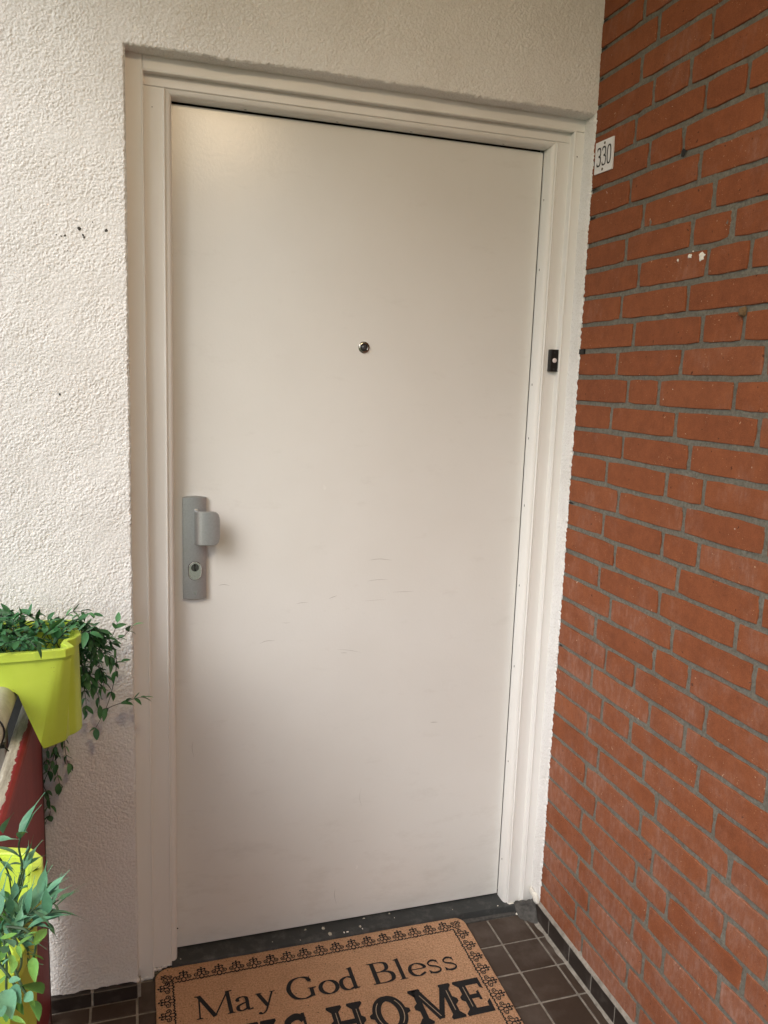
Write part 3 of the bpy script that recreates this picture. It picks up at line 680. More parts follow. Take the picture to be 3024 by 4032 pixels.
# lock rosette (stadium) with cylinder
def stadium(cx_, z0, z1, r, y, n=12):
    out = []
    for k in range(n + 1): a = math.pi * k / n; out.append((cx_ + r * math.cos(a), y, z1 - r + r * math.sin(a)))
    for k in range(n + 1): a = math.pi + math.pi * k / n; out.append((cx_ + r * math.cos(a), y, z0 + r + r * math.sin(a)))
    return out
YP = YL - .0125
def stad_solid(name, cx_, z0, z1, r, ya, yb, mt, parent, bev=.0012):
    a = stadium(cx_, z0, z1, r, ya); b_ = stadium(cx_, z0, z1, r, yb + bev); c_ = stadium(cx_, z0 + bev, z1 - bev, r - bev, yb); n = len(a)
    mb = MB(); mb.add(a + b_ + c_, [(i, (i + 1) % n, n + (i + 1) % n, n + i) for i in range(n)] + [(n + i, n + (i + 1) % n, 2 * n + (i + 1) % n, 2 * n + i) for i in range(n)] + [tuple(range(2 * n, 3 * n))])
    return mb.build(name, mt, parent, 40)
stad_solid('rosette_groove', .0474, .9795, 1.0257, .0160, YP + .004, YP - .0002, MT['black_plastic'], hp, .0003)
stad_solid('lock_rosette', .0476, .9800, 1.0250, .0152, YP + .004, YP - .0028, MT['alu_light'], hp)
mb = MB(); mb.lathe([(.0095, 0), (.0093, .0006), (0.0001, .0006)], Vector((.0474, YP - .0028, 1.0110)), 'y', 28); mb.build('lock_cylinder', MT['cyl'], hp, 40)
kb = MB(); kb.box((.0462, YP - .0040, 1.0030), (.0482, YP - .0034, 1.0190)); kb.box((.0452, YP - .0040, 1.0150), (.0482, YP - .0034, 1.0195)); kb.box((.0466, YP - .0040, 1.0025), (.0498, YP - .0034, 1.0065)); kb.build('keyhole', MT['black'], hp)
mb = MB()
for pl in ([(.0435, .9505), (.0470, .9495), (.0520, .9508)], [(.0450, .9482), (.0480, .9478), (.0500, .9488), (.0492, .9466), (.0470, .9462)], [(.0470, .9462), (.0496, .9452), (.0490, .9435), (.0466, .9432), (.0470, .9445)]):
    strip2([Vector(p) for p in pl], .0011, lambda p: (p.x, YP - .0004, p.y), mb, False)
mb.build('maker_mark', MT['alu_light'], hp)

# ---------------------------------------------------------------- pen lettering
def pen(mb, pts, to3, T_=.13, th_=.045, power=1.0, closed=False, lift=[0]):
    pts = [Vector(p) for p in pts]; n = len(pts); L_ = []; R_ = []; lift[0] += 1
    h = (lift[0] % 23) * .00003
    for i, p in enumerate(pts):
        a, c = (pts[(i - 1) % n], pts[(i + 1) % n]) if closed else (pts[max(i - 1, 0)], pts[min(i + 1, n - 1)])
        d_ = (c - a).normalized(); nn = Vector((-d_.y, d_.x))
        w = th_ + (T_ - th_) * abs(d_.y) ** power
        L_.append(p + nn * w / 2); R_.append(p - nn * w / 2)
    m_ = n if closed else n - 1
    mb.add([to3(p, h) for p in L_] + [to3(p, h) for p in R_], [(i, (i + 1) % n, n + (i + 1) % n, n + i) for i in range(m_)])
def poly(mb, pts, to3, lift=[7]):
    lift[0] += 1; h = (lift[0] % 19) * .000031 + .000014; mb.add([to3(Vector(p), h) for p in pts], [tuple(range(len(pts)))])
def ell(cx_, cy_, rx, ry, a0, a1, n=22):
    return [(cx_ + rx * math.cos(R(a0 + (a1 - a0) * k / n)), cy_ + ry * math.sin(R(a0 + (a1 - a0) * k / n))) for k in range(n + 1)]
def sm(pts, n=7): return [(p[0], p[1]) for p in catmull([(a, b_, 0) for a, b_ in pts], n)]
def serif(mb, x, y, w, up, to3, t_=.034):     # bracketed foot or head
    s = 1 if up else -1
    poly(mb, [(x - w, y), (x + w, y), (x + w, y + s * t_ * .7), (x + w * .45, y + s * t_ * 1.5), (x - w * .45, y + s * t_ * 1.5), (x - w, y + s * t_ * .7)], to3)
XH = .62
def glyph(mb, ch, to3):
    P_ = lambda pts, T_=.125, t_=.038, **k: pen(mb, pts, to3, T_, t_, **k)
    if ch == 'M':
        P_([(.13, .02), (.155, .98)], .05); P_([(.14, .99), (.60, .02)], .14, .1); P_([(.60, .02), (1.06, .99)], .05, .04); P_([(1.05, 1), (1.10, 0)], .125)
        serif(mb, .125, 0, .105, True, to3); serif(mb, 1.10, 0, .125, True, to3); serif(mb, .10, 1, .09, False, to3); serif(mb, 1.12, 1, .09, False, to3)
    elif ch == 'a':
        P_(sm([(.07, .47), (.12, .57), (.22, .61), (.34, .57), (.37, .45), (.37, .12), (.42, .03), (.52, .055)]), .105)
        P_(sm([(.37, .36), (.20, .30), (.09, .22), (.09, .08), (.20, .025), (.37, .10)]), .105); poly(mb, ell(.10, .475, .055, .05, 0, 340, 12), to3)
    elif ch == 'y':
        P_([(.08, .60), (.30, .03)], .12, .1); P_(sm([(.50, .60), (.32, .08), (.22, -.18), (.10, -.27), (.03, -.24)]), .055, .045); poly(mb, ell(.045, -.235, .055, .05, 0, 340, 12), to3)
        serif(mb, .09, XH, .10, False, to3, .028); serif(mb, .51, XH, .085, False, to3, .028)
    elif ch == 'G':
        P_(sm([(.79, .74), (.70, .92), (.48, .98), (.22, .86), (.09, .50), (.22, .13), (.48, .01), (.70, .07), (.80, .16)], 6), .135)
        P_([(.78, .43), (.78, .06)], .12); serif(mb, .80, .44, .135, False, to3); poly(mb, [(.78, .98), (.80, .98), (.815, .68), (.78, .70)], to3)
    elif ch == 'o': P_(ell(.32, .305, .245, .295, 0, 360, 32)[:-1], .125, .036, closed=True)
    elif ch == 'd':
        P_(sm([(.46, .52), (.30, .60), (.13, .50), (.085, .30), (.14, .09), (.29, .02), (.46, .10)]), .12)
        P_([(.46, .98), (.46, .05)], .115); poly(mb, [(.33, .96), (.50, 1.02), (.515, 1.02), (.515, .9), (.40, .93)], to3); poly(mb, [(.42, .06), (.42, .0), (.58, .03), (.60, .06), (.51, .08)], to3)
    elif ch == 'B':
        P_([(.17, .99), (.17, .01)], .13); P_(sm([(.17, .975), (.42, .965), (.58, .88), (.57, .64), (.40, .535), (.17, .525)]), .12); P_(sm([(.17, .525), (.50, .51), (.68, .38), (.66, .12), (.46, .02), (.17, .02)]), .13)
        serif(mb, .15, 0, .13, True, to3); serif(mb, .15, 1, .13, False, to3)
    elif ch == 'l':
        P_([(.13, .99), (.13, .01)], .115); serif(mb, .13, 0, .125, True, to3); poly(mb, [(0, .95), (.17, 1.02), (.185, 1.02), (.185, .88), (.08, .93)], to3)
    elif ch == 'e':
        P_(sm([(.085, .335), (.54, .345), (.52, .50), (.34, .60), (.16, .52), (.085, .30), (.16, .09), (.33, .02), (.54, .13)]), .115)
    elif ch == 's':
        P_(sm([(.37, .50), (.32, .58), (.20, .60), (.085, .50), (.12, .38), (.30, .29), (.40, .17), (.35, .05), (.20, .01), (.09, .06), (.05, .14)]), .05, .10); poly(mb, [(.37, .60), (.40, .60), (.40, .42), (.375, .42)], to3); poly(mb, [(.03, .19), (.05, .19), (.085, .01), (.03, .01)], to3)
def slab(mb, il, ch, to3, to3b):
    S_ = lambda pts, w, **k: pen(mb, pts, to3, w, w, **k)
    def foot(x, y, w, up):
        s = 1 if up else -1
        poly(mb, [(x - w, y), (x + w, y), (x + w + .02, y + s * .06), (x + w - .03, y + s * .12), (x + w * .45, y + s * .19), (x - w * .45, y + s * .19), (x - w + .03, y + s * .12), (x - w - .02, y + s * .06)], to3)
    def stem(x, spur=0):
        S_([(x, .02), (x, .98)], .17); foot(x, 0, .17, True); foot(x, 1, .17, False); pen(il, [(x + .01, .22), (x + .01, .80)], to3b, .016, .016)
        if spur: poly(mb, [(x + spur * .07, .62), (x + spur * .16, .545), (x + spur * .16, .455), (x + spur * .07, .38), (x, .5)], to3)
    if ch == 'I': stem(.2, 1); poly(mb, [(.13, .62), (.04, .545), (.04, .455), (.13, .38), (.2, .5)], to3)
    elif ch == 'H': stem(.17, -1); stem(.66, 1); S_([(.2, .5), (.64, .5)], .13)
    elif ch == 'T': stem(.33, 1); S_([(.0, .92), (.66, .92)], .16); poly(mb, [(-.03, 1), (.06, 1), (.05, .7), (-.03, .66)], to3); poly(mb, [(.60, 1), (.69, 1), (.69, .66), (.61, .7)], to3)
    elif ch == 'O':
        pen(mb, ell(.38, .5, .275, .42, 0, 360, 40)[:-1], to3, .19, .15, closed=True); pen(il, ell(.38, .5, .29, .42, 130, 230, 18), to3b, .016, .012); pen(il, ell(.38, .5, .29, .42, -50, 50, 18), to3b, .016, .012)
        for s in (-1, 1): poly(mb, [(.38 + s * .34, .60), (.38 + s * .44, .545), (.38 + s * .44, .455), (.38 + s * .34, .40), (.38 + s * .28, .5)], to3)
    elif ch == 'M':
        S_([(.16, .02), (.16, .98)], .13); S_([(.18, .95), (.52, .10)], .17); S_([(.50, .10), (.83, .95)], .12); S_([(.86, .02), (.86, .98)], .18)
        for x in (.14, .88): foot(x, 0, .15, True); foot(x, 1, .13, False)
        pen(il, [(.22, .80), (.50, .15)], to3b, .016, .016); pen(il, [(.87, .22), (.87, .80)], to3b, .016, .016)
        for x, s in ((.10, -1), (.95, 1)): poly(mb, [(x, .62), (x + s * .09, .545), (x + s * .09, .455), (x, .38), (x - s * .08, .5)], to3)
    elif ch == 'E':
        stem(.17, -1); S_([(.1, .915), (.58, .915)], .17); S_([(.1, .085), (.58, .085)], .17); S_([(.2, .5), (.46, .5)], .12)
        poly(mb, [(.53, 1), (.62, 1), (.62, .66), (.55, .72)], to3); poly(mb, [(.53, 0), (.62, 0), (.64, .36), (.55, .28)], to3); poly(mb, [(.42, .62), (.48, .64), (.48, .36), (.42, .38)], to3)
    elif ch == 'S':
        pen(mb, sm([(.50, .80), (.42, .90), (.30, .92), (.14, .82), (.14, .62), (.30, .51), (.46, .40), (.48, .18), (.32, .075), (.17, .10), (.08, .22)]), to3, .15, .19)
        poly(mb, [(.46, 1), (.54, 1), (.55, .66), (.49, .68)], to3); poly(mb, [(.03, 0), (.11, 0), (.10, .34), (.03, .34)], to3)

# ---------------------------------------------------------------- doormat
ZM = ZF + .0130
dm = empty('doormat', (.36, -.15, ZF), 'tan coir doormat with black lettering and scroll border before the door', 'doormat')
mx0, mx1, my1, my0, mr = -.0570, .7760, .0605, -.440, .035
def rrect(x0, x1, y0, y1, r, n=8):
    out = []
    for cx_, cy_, a0 in ((x1 - r, y1 - r, 0), (x0 + r, y1 - r, 90), (x0 + r, y0 + r, 180), (x1 - r, y0 + r, 270)):
        for k in range(n + 1): a = R(a0 + 90 * k / n); out.append((cx_ + r * math.cos(a), cy_ + r * math.sin(a)))
    return out
def dense(pts, step=.012):
    out = []
    for i, p in enumerate(pts):
        q = pts[(i + 1) % len(pts)]; L_ = math.dist(p, q); k = max(1, int(L_ / step))
        out += [(p[0] + (q[0] - p[0]) * j / k, p[1] + (q[1] - p[1]) * j / k) for j in range(k)]
    return out
def skew(x, y): return x + (.0065 * ((y - .02) / .36) if x > .3 else 0), y
vs = []; fs = []; lev = [(.000, ZF + .0005), (.0, ZM - .0045), (-.0022, ZM - .0012), (-.0065, ZM)]
ring0 = dense(rrect(mx0, mx1, my0, my1, mr)); n = len(ring0)
for off, z in lev:
    rg = ring0 if off == 0 else None
    cx_, cy_ = (mx0 + mx1) / 2, (my0 + my1) / 2
    for (x, y) in ring0:
        wob = .0012 * mnoise.noise((x * 35, y * 35, 0))
        dx, dy = x - cx_, y - cy_; k = 1
        x2 = x + math.copysign(1, -dx) * -off * min(1, abs(dx) / ((mx1 - mx0) / 2 - mr) if abs(dx) < (mx1 - mx0) / 2 - mr else 1) ** 8
        y2 = y + math.copysign(1, -dy) * -off * min(1, abs(dy) / ((my1 - my0) / 2 - mr) if abs(dy) < (my1 - my0) / 2 - mr else 1) ** 8
        x2, y2 = skew(x2 + wob, y2 + wob); vs.append((x2, y2, z + (.0006 * mnoise.noise((x * 18, y * 18, 4)) if z > ZF + .005 else 0)))
for l in range(len(lev) - 1):
    for i in range(n): fs.append((l * n + i, l * n + (i + 1) % n, (l + 1) * n + (i + 1) % n, (l + 1) * n + i))
fs.append(tuple(range(3 * n, 4 * n)))
me = mesh('coir_pad', vs, fs); bm = bmesh.new(); bm.from_mesh(me); bmesh.ops.recalc_face_normals(bm, faces=bm.faces[:]); bm.to_mesh(me); bm.free(); smooth(me, 40)
link('coir_pad', me, MT['coir'], dm)
ZI = ZM + .0006
let = MB(); inl = Many(); CAPH = .0735
def place(x0, yb, sx_, sy_, z): return lambda p, h=0: (x0 + p[0] * sx_, yb + p[1] * sy_, z + h)
# (glyph, left x, scale of the width) measured along the line
for ch, x, sw_ in [('M', .0305, .0745), ('a', .1225, .0800), ('y', .1740, .0800), ('G', .2470, .0800), ('o', .3250, .0850), ('d', .3765, .0860), ('B', .4590, .0850), ('l', .5300, .0850), ('e', .5565, .0830), ('s', .6095, .0820), ('s', .6520, .0820)]:
    glyph(let, ch, place(x, -.1325, sw_, CAPH, ZI))
for ch, x, sw_ in [('T', -.0050, .125), ('H', .0790, .105), ('I', .1700, .100), ('S', .2200, .103), ('H', .3290, .102), ('O', .4300, .112), ('M', .5330, .108), ('E', .6520, .110)]:
    slab(let, inl, ch, place(x, -.2855, sw_, .1120, ZI), place(x, -.2855, sw_, .1120, ZI + .0009))
for i, ch in enumerate('SWEET'): pass
let.build('printed_lettering', MT['ink'], dm); inl.build('inline_stripe', MT['inline'], dm)
# border scrolls
bd = MB()
def spiral(cx_, cy_, r0, turns, a0, sgn, n=22):
    out = []
    for k in range(n + 1):
        t_ = k / n; r = r0 * (1 - .82 * t_); a = R(a0) + sgn * t_ * turns * 2 * math.pi
        out.append((cx_ + r * math.cos(a), cy_ + r * math.sin(a)))
    return out
def motif(to3):
    w = .058
    for s in (-1, 1):
        f_ = lambda pts: [(s * a, b_) for a, b_ in pts]
        pen(bd, f_([(0.0, .40), (.14, .30)] + spiral(.285, .42, .165, 1.35, 230, 1, 16)), to3, w, w)
        pen(bd, f_(sm([(.02, .42), (.12, .22), (.08, .03), (.0, .0)], 4)), to3, w * .9, w * .9)
        pen(bd, f_(sm([(0, .66), (.07, .80), (.19, .84), (.22, .74), (.15, .70)], 4)), to3, w, w)
        pen(bd, f_(sm([(0, .54), (.12, .62), (.22, .60), (.2, .52)], 3)), to3, w, w)
        pen(bd, f_(sm([(0, .03), (.14, .10), (.24, .02), (.33, .13), (.42, .04), (.5, .10)], 3)), to3, w * 1.2, w * 1.2)
        poly(bd, f_(ell(.17, .80, .055, .045, 0, 330, 7)), to3)
    pen(bd, sm([(0, .40), (0, .85)], 2), to3, w * 1.2, w * 1.2); poly(bd, ell(0, .93, .06, .075, 0, 330, 9), to3)
MP = .0436; BH = .0400
ks = [.7089 - MP * i for i in range(0, 17)]
for x in ks: motif(lambda p, h=0, x=x: (x + p[0] * MP, .0020 + p[1] * BH + .006 * (x - .35) / .5, ZI + h))
ysr = [-.0131 - .0450 * i for i in range(0, 10)]
for y in ysr:
    motif(lambda p, h=0, y=y: (.7275 + p[1] * BH + .0055 * (y + .01) / .3 * 0, y - p[0] * .0450, ZI + h))
    motif(lambda p, h=0, y=y: (-.0125 - p[1] * BH, y + p[0] * .0450, ZI + h))
for cx_, cy_, a0 in ((.7440, .0260, 45), (-.0290, .0170, 135)):
    ca, sa = math.cos(R(a0 - 90)), math.sin(R(a0 - 90))
    motif(lambda p, h=0: (cx_ + (p[0] * ca - (p[1] - .45) * sa) * .034, cy_ + (p[0] * sa + (p[1] - .45) * ca) * .034, ZI + h + .0001))
bd.build('printed_border', MT['ink'], dm)

# ---------------------------------------------------------------- house number
sg = empty('house_number_sign', (XB, -.048, 2.010), 'small white house number plate screwed to the bricks beside the door', 'sign')
sc_ = [onX(2349, 566, XB - .003), onX(2419, 535, XB - .003), onX(2411, 664, XB - .003), onX(2341, 690, XB - .003)]
f4 = [Vector((XB - .0044, p.y, p.z)) for p in sc_]; b4 = [Vector((XB - .0012, p.y, p.z)) for p in sc_]
mb = MB(); mb.add(f4 + b4, [(0, 1, 2, 3), (4, 7, 6, 5), (0, 4, 5, 1), (1, 5, 6, 2), (2, 6, 7, 3), (3, 7, 4, 0)]); mb.build('plate', MT['sign_enamel'], sg)
tl, tr, br_, bl_ = f4
def sgn(u, v_, d_=.0003):
    p = bl_.lerp(br_, u).lerp(tl.lerp(tr, u), v_); return (p.x - d_, p.y, p.z)
dg = MB()
for ch, u0 in (('3', .13), ('3', .41), ('0', .69)):
    to3 = lambda p, h=0, u0=u0: sgn(u0 + p[0] * .21, .225 + p[1] * .56, .0003 + h)
    if ch == '3':
        pen(dg, sm([(.05, .87), (.22, .975), (.5, 1.0), (.80, .95), (.93, .80), (.90, .63), (.72, .55), (.42, .535)], 5), to3, .235, .08)
        pen(dg, sm([(.42, .535), (.75, .50), (.95, .40), (.97, .22), (.82, .05), (.5, .0), (.18, .04), (.03, .16)], 5), to3, .235, .08)
    else: pen(dg, [(p[0], p[1]) for p in [(.5 + .45 * math.copysign(abs(math.cos(a)) ** .75, math.cos(a)), .5 + .5 * math.copysign(abs(math.sin(a)) ** .85, math.sin(a))) for a in [2 * math.pi * k / 36 for k in range(36)]]], to3, .235, .08, closed=True)
dg.build('printed_number', MT['sign_ink'], sg)
for u, v_ in ((.52, .905), (.46, .095)):
    mb = MB(); p = sgn(u, v_, 0); mb.lathe([(.0034, 0), (.0031, .0010), (.0012, .0015), (0.0001, .0015)], Vector(p), 'x', 14); mb.build('screw', MT['screw'], sg, 60)
# ---------------------------------------------------------------- bell push
be = empty('doorbell', (.935, .044, 1.533), 'black rectangular bell push with round white button on the frame', 'doorbell')
bx0, bx1, bz0, bz1, byf = .9335, .9560, 1.5050, 1.5605, .0500
mb = MB(); bvl = .0016
sec = [(bx0, .0640), (bx0, .0545), (bx0 + .0003, .0525), (bx0 + bvl, byf), (bx1 - .0015, byf), (bx1, byf + .0015), (bx1, .0640)]
vs = []; 
for z in (bz0, bz1): vs += [(x, y, z) for x, y in sec]
n = len(sec); mb.add(vs, [(i, (i + 1) % n, n + (i + 1) % n, n + i) for i in range(n)] + [tuple(range(n)), tuple(range(n, 2 * n))]); mb.build('bell_housing', MT['black_plastic'], be)
mb = MB(); mb.lathe([(.0060, 0), (.0060, .0010), (.0052, .0019), (.0032, .0023), (.0001, .0024)], Vector((.9452, byf, 1.5330)), 'y', 28); mb.build('button', MT['white_plastic'], be, 60)
for z in (1.5530, 1.5110):
    mb = MB(); mb.lathe([(.0022, 0), (.0020, .0005), (.0001, .0007)], Vector((.9445, byf, z)), 'y', 14); mb.build('screw', MT['dark_grey'], be, 60)

# ---------------------------------------------------------------- railing
ra = empty('railing', (-.326, -.5, ZF), 'gallery railing with pale tube handrail over a red boarded panel', 'railing')
mb = MB(); mb.tube([(-.3265, -.012, .873), (-.3265, -1, .873), (-.3265, -2, .873), (-.3265, -3.1, .873)], .0265, 20); mb.build('handrail', MT['rail'], ra, 50)
box('red_panel', (-.3230, -1.20, .02), (-.2880, -.050, .7660), MT['red'], ra, .0085, 2)
box('end_plate', (-.372, -.030, .30), (-.296, -.004, .850), MT['dark_grey'], ra, .002)  # plain dark grey plate set at the wall end of the railing
box('end_strip', (-.3150, -.0495, ZF), (-.2885, -.028, .700), MT['dark_wood'], ra, .003)  # narrow dark brown strip along the far end of the red panel
for y in [-.215, -1.22] + [-1.22 - .36 * i for i in range(1, 6)]:
    box('baluster', (-.362, y - .018, -.1), (-.331, y + .018, .852), MT['post_paint'], ra, .003)
ct = MB(); pts = [(-.3265 + .0278 * math.cos(a), -.452 + .004 * math.sin(a), .873 + .0278 * math.sin(a)) for a in [2 * math.pi * k / 24 for k in range(25)]]; ct.tube(pts, .0017, 6, cap=False)
ct.box((-.306, -.457, .8475), (-.2985, -.447, .8540)); ct.tube([(-.302, -.452, .850), (-.296, -.455, .844), (-.293, -.457, .842)], .0013, 5)
o = ct.build('cable_tie', MT['black_plastic'], None, 50); tag(o, 'thin black cable tie looped round the pale tube handrail', 'cable tie')

# ---------------------------------------------------------------- planters straddling the handrail
def plan(q, sx_, sy_, bot=0.0):
    out = []
    for i, p in enumerate(q):
        nxt = q[(i + 1) % len(q)]; L_ = math.dist(p, nxt); k = 3
        out += [((p[0] + (nxt[0] - p[0]) * j / k) * sx_, (p[1] + (nxt[1] - p[1]) * j / k) * sy_) for j in range(k)]
    return out
def mirror_quarter(q):
    r = [(x, y) for x, y in q]; r += [(x, -y) for x, y in q[-2::-1]]; r += [(-x, -y) for x, y in q[1:]]; r += [(-x, y) for x, y in q[-2:0:-1]]; return r
def mirror_half(q): return q + [(-x, y) for x, y in q[-2:0:-1]]
def loft(rows):
    n = len(rows[0]); vs = [v_ for r_ in rows for v_ in r_]; fs = []
    for k in range(len(rows) - 1):
        for i in range(n): fs.append((k * n + i, k * n + (i + 1) % n, (k + 1) * n + (i + 1) % n, (k + 1) * n + i))
    fs += [tuple(range(n))[::-1], tuple((len(rows) - 1) * n + i for i in range(n))]
    me = mesh('loft', vs, fs); bm = bmesh.new(); bm.from_mesh(me); bmesh.ops.recalc_face_normals(bm, faces=bm.faces[:]); bm.to_mesh(me); bm.free(); return me
PH = .1950
QT = [(0, -.1055), (.055, -.1025), (.100, -.0975), (.1135, -.0945), (.128, -.079), (.122, -.064), (.115, -.050), (.116, -.041), (.127, -.031), (.134, -.018), (.136, 0)]
QB = [(0, -.099), (.040, -.097), (.064, -.092), (.086, -.0755), (.107, -.057), (.109, -.051), (.108, -.045), (.112, -.037), (.123, -.028), (.131, -.014), (.133, 0)]
HT = [(0, .118), (.06, .114), (.105, .106), (.128, .098), (.1405, .079), (.1455, .024), (.136, -.006), (.128, -.026), (.131, -.045), (.141, -.065), (.134, -.094), (.06, -.113), (0, -.118)]
HB = [(0, .105), (.05, .102), (.085, .094), (.108, .080), (.126, .060), (.134, .020), (.128, -.006), (.122, -.026), (.124, -.042), (.130, -.055), (.118, -.078), (.05, -.103), (0, -.106)]
def planter_meshes(top, bot):
    n0 = len(top)
    def inset(q, d_):
        m = len(q); out = []
        for i in range(m):
            a, c = Vector(q[i - 1]), Vector(q[(i + 1) % m]); t_ = (c - a).normalized(); nn = Vector((-t_.y, t_.x))
            p = Vector(q[i])
            if nn.dot(-p) < 0 and abs(nn.dot(p.normalized())) > .15: nn = -nn
            out.append((p.x + nn.x * d_, p.y + nn.y * d_))
        return out
    def ring(d_, z, t_=1.0):
        q = [(top[i][0] * t_ + bot[i][0] * (1 - t_), top[i][1] * t_ + bot[i][1] * (1 - t_)) for i in range(n0)]
        return [(x, y, z) for x, y in plan(inset(q, d_) if d_ else q, 1, 1)]
    body = loft([ring(.0025, .0, 0), ring(0, .003, 0), ring(.003, .10, .55), ring(.0055, PH - .012), ring(.0055, PH - .004)])
    cav = loft([ring(.015, .1285, .7), ring(.012, PH + .02)])
    def prism(y0, y1):
        prof = [(-.071, -.02), (.071, -.02), (.071, .0), (.0315, .115), (.026, .121), (-.026, .121), (-.0315, .115), (-.071, .0)]
        vs = [(x, y, z) for y in (y0, y1) for x, z in prof]; n = len(prof)
        me = mesh('notch', vs, [(i, (i + 1) % n, n + (i + 1) % n, n + i) for i in range(n)] + [tuple(range(n))[::-1], tuple(range(n, 2 * n))])
        bm = bmesh.new(); bm.from_mesh(me); bmesh.ops.recalc_face_normals(bm, faces=bm.faces[:]); bm.to_mesh(me); bm.free(); return me
    me = boolean(body, [cav, prism(-.3, .3)]); smooth(me, 24)
    o0 = ring(.0060, PH - .0150); o1 = ring(.0, PH - .0150); o2 = ring(.0004, PH - .0012); o3 = ring(.0016, PH); i2 = ring(.0110, PH); i3 = ring(.0122, PH - .0015); i1 = ring(.0125, PH - .018)
    rings = [o0, o1, o2, o3, i2, i3, i1]; n = len(o1); vs = [v_ for r_ in rings for v_ in r_]
    fs = [(a * n + i, a * n + (i + 1) % n, (a + 1) * n + (i + 1) % n, (a + 1) * n + i) for a in range(len(rings) - 1) for i in range(n)]
    rim = mesh('rim', vs, fs); bm = bmesh.new(); bm.from_mesh(rim); bmesh.ops.recalc_face_normals(bm, faces=bm.faces[:]); bm.to_mesh(rim); bm.free(); smooth(rim, 28)
    soil = loft([ring(.016, .1290, .7), ring(.0165, .137, .7)])
    for me_, k in ((me, 'lime'), (rim, 'lime'), (soil, 'soil')): me_.materials.clear(); me_.materials.append(MT[k])
    return me, rim, soil
for loc, lab, pm in (((-.3270, -.2100, .7650), 'lime green planter straddling the handrail close to the stucco wall', planter_meshes(mirror_quarter(QT), mirror_quarter(QB))), ((-.3270, -1.0600, .7650), 'lime green planter nearest the viewer at the bottom left edge', planter_meshes(mirror_half(HT), mirror_half(HB)))):
    p = empty('railing_planter', loc, lab, 'planter', 'lime planters hung over the railing')
    for nm, me_ in zip(('body', 'rim', 'soil'), pm): link(nm, me_, None, p, loc)

# ---------------------------------------------------------------- artificial foliage
def leaf_mesh(L_, w, curl, shape, fold=.25):
    n = 7 if shape == 'lance' else 5; vs = []; fs = []
    for i in range(n + 1):
        t_ = i / n
        ww = w * (math.sin(math.pi * min(1, t_ ** (.62 if shape == 'oval' else .5))) if shape != 'lance' else math.sin(math.pi * t_ ** .58) ** 1.1 * (1 - .25 * t_))
        if shape == 'oval': ww = w * max(0.04, math.sin(math.pi * t_ ** .85)) ** .75
        if shape == 'lance': ww = w * max(.07, math.sin(math.pi * min(1, t_ / .76) ** .85) if t_ < .74 else .07)
        x = L_ * t_; z = -curl * L_ * t_ * t_
        vs += [(x, -ww / 2, z + fold * ww * .5), (x, 0, z), (x, ww / 2, z + fold * ww * .5)]
    for i in range(n):
        fs += [(3 * i, 3 * i + 1, 3 * i + 4, 3 * i + 3), (3 * i + 1, 3 * i + 2, 3 * i + 5, 3 * i + 4)]
    me = mesh('leaf', vs, fs); smooth(me, 80); return me
def leafset(shape, L_, w, mt, k=5):
    out = []
    for i in range(k):
        me = leaf_mesh(L_ * (.85 + .3 * i / k), w * (.9 + .2 * ((i * 3) % k) / k), [.1, .35, -.1, .5, .2][i % 5], shape, [.25, .4, .15, .3, .5][i % 5]); me.materials.append(mt); out.append(me)
    return out
class Plant:
    def __init__(s, root, leaves, stem_mat): s.root = root; s.leaves = leaves; s.sm = stem_mat; s.count = 0; s.rest = MB()
    def stem(s, pts, r=.0011, start=.15, gap=.013, size=1.0, spread=50, tip=True, pair=True):
        pts = catmull(pts, 8); mb = MB(); mb.tube(pts, r, 5, r * .5); mb.build('stem', s.sm, s.root, 70)
        L_ = [0]
        for i in range(1, len(pts)): L_.append(L_[-1] + (pts[i] - pts[i - 1]).length)
        tot = L_[-1]; d_ = tot * start; side = random.random() * 6
        while d_ < tot:
            i = next(k for k in range(1, len(L_)) if L_[k] >= d_); p = pts[i - 1].lerp(pts[i], (d_ - L_[i - 1]) / max(1e-6, L_[i] - L_[i - 1]))
            tang = (pts[i] - pts[i - 1]).normalized(); side += 1.9
            for q in ((0, math.pi) if pair else (0,)):
                s.leaf(p, tang, side + q + random.uniform(-.4, .4), R(spread + random.uniform(-18, 18)), size * random.uniform(.55, 1.18))
            d_ += gap * random.uniform(.75, 1.3)
        if tip: s.leaf(pts[-1], (pts[-1] - pts[-3]).normalized(), random.random() * 6, R(8), size * .9)
    def leaf(s, p, tang, roll, ang, size, mesh_i=None):
        a = tang.cross(EZ)
        if a.length < .1: a = tang.cross(EX)
        a.normalize(); b_ = tang.cross(a)
        side = a * math.cos(roll) + b_ * math.sin(roll)
        d_ = (tang * math.cos(ang) + side * math.sin(ang)).normalized()
        up = (EZ - d_ * d_.z)
        up = up.normalized() if up.length > .2 else side
        up = (up + Vector((random.uniform(-.5, .5), random.uniform(-.5, .5), random.uniform(-.3, .3)))); up = (up - d_ * up.dot(d_)).normalized()
        y_ = up.cross(d_)
        me = s.leaves[random.randrange(len(s.leaves)) if mesh_i is None else mesh_i]
        q = p - s.root.location
        if s.count >= 295:      # past the limit for single leaves: joined
            s.rest.add([q + d_ * v_.co.x * size + y_ * v_.co.y * size + up * v_.co.z * size for v_ in me.vertices], [tuple(f_.vertices) for f_ in me.polygons]); s.count += 1; return
        o = bpy.data.objects.new('leaf', me); COL.objects.link(o); o.parent = s.root
        o.matrix_basis = Matrix(((d_.x * size, y_.x * size, up.x * size, q.x), (d_.y * size, y_.y * size, up.y * size, q.y), (d_.z * size, y_.z * size, up.z * size, q.z), (0, 0, 0, 1))); s.count += 1
random.seed(21)
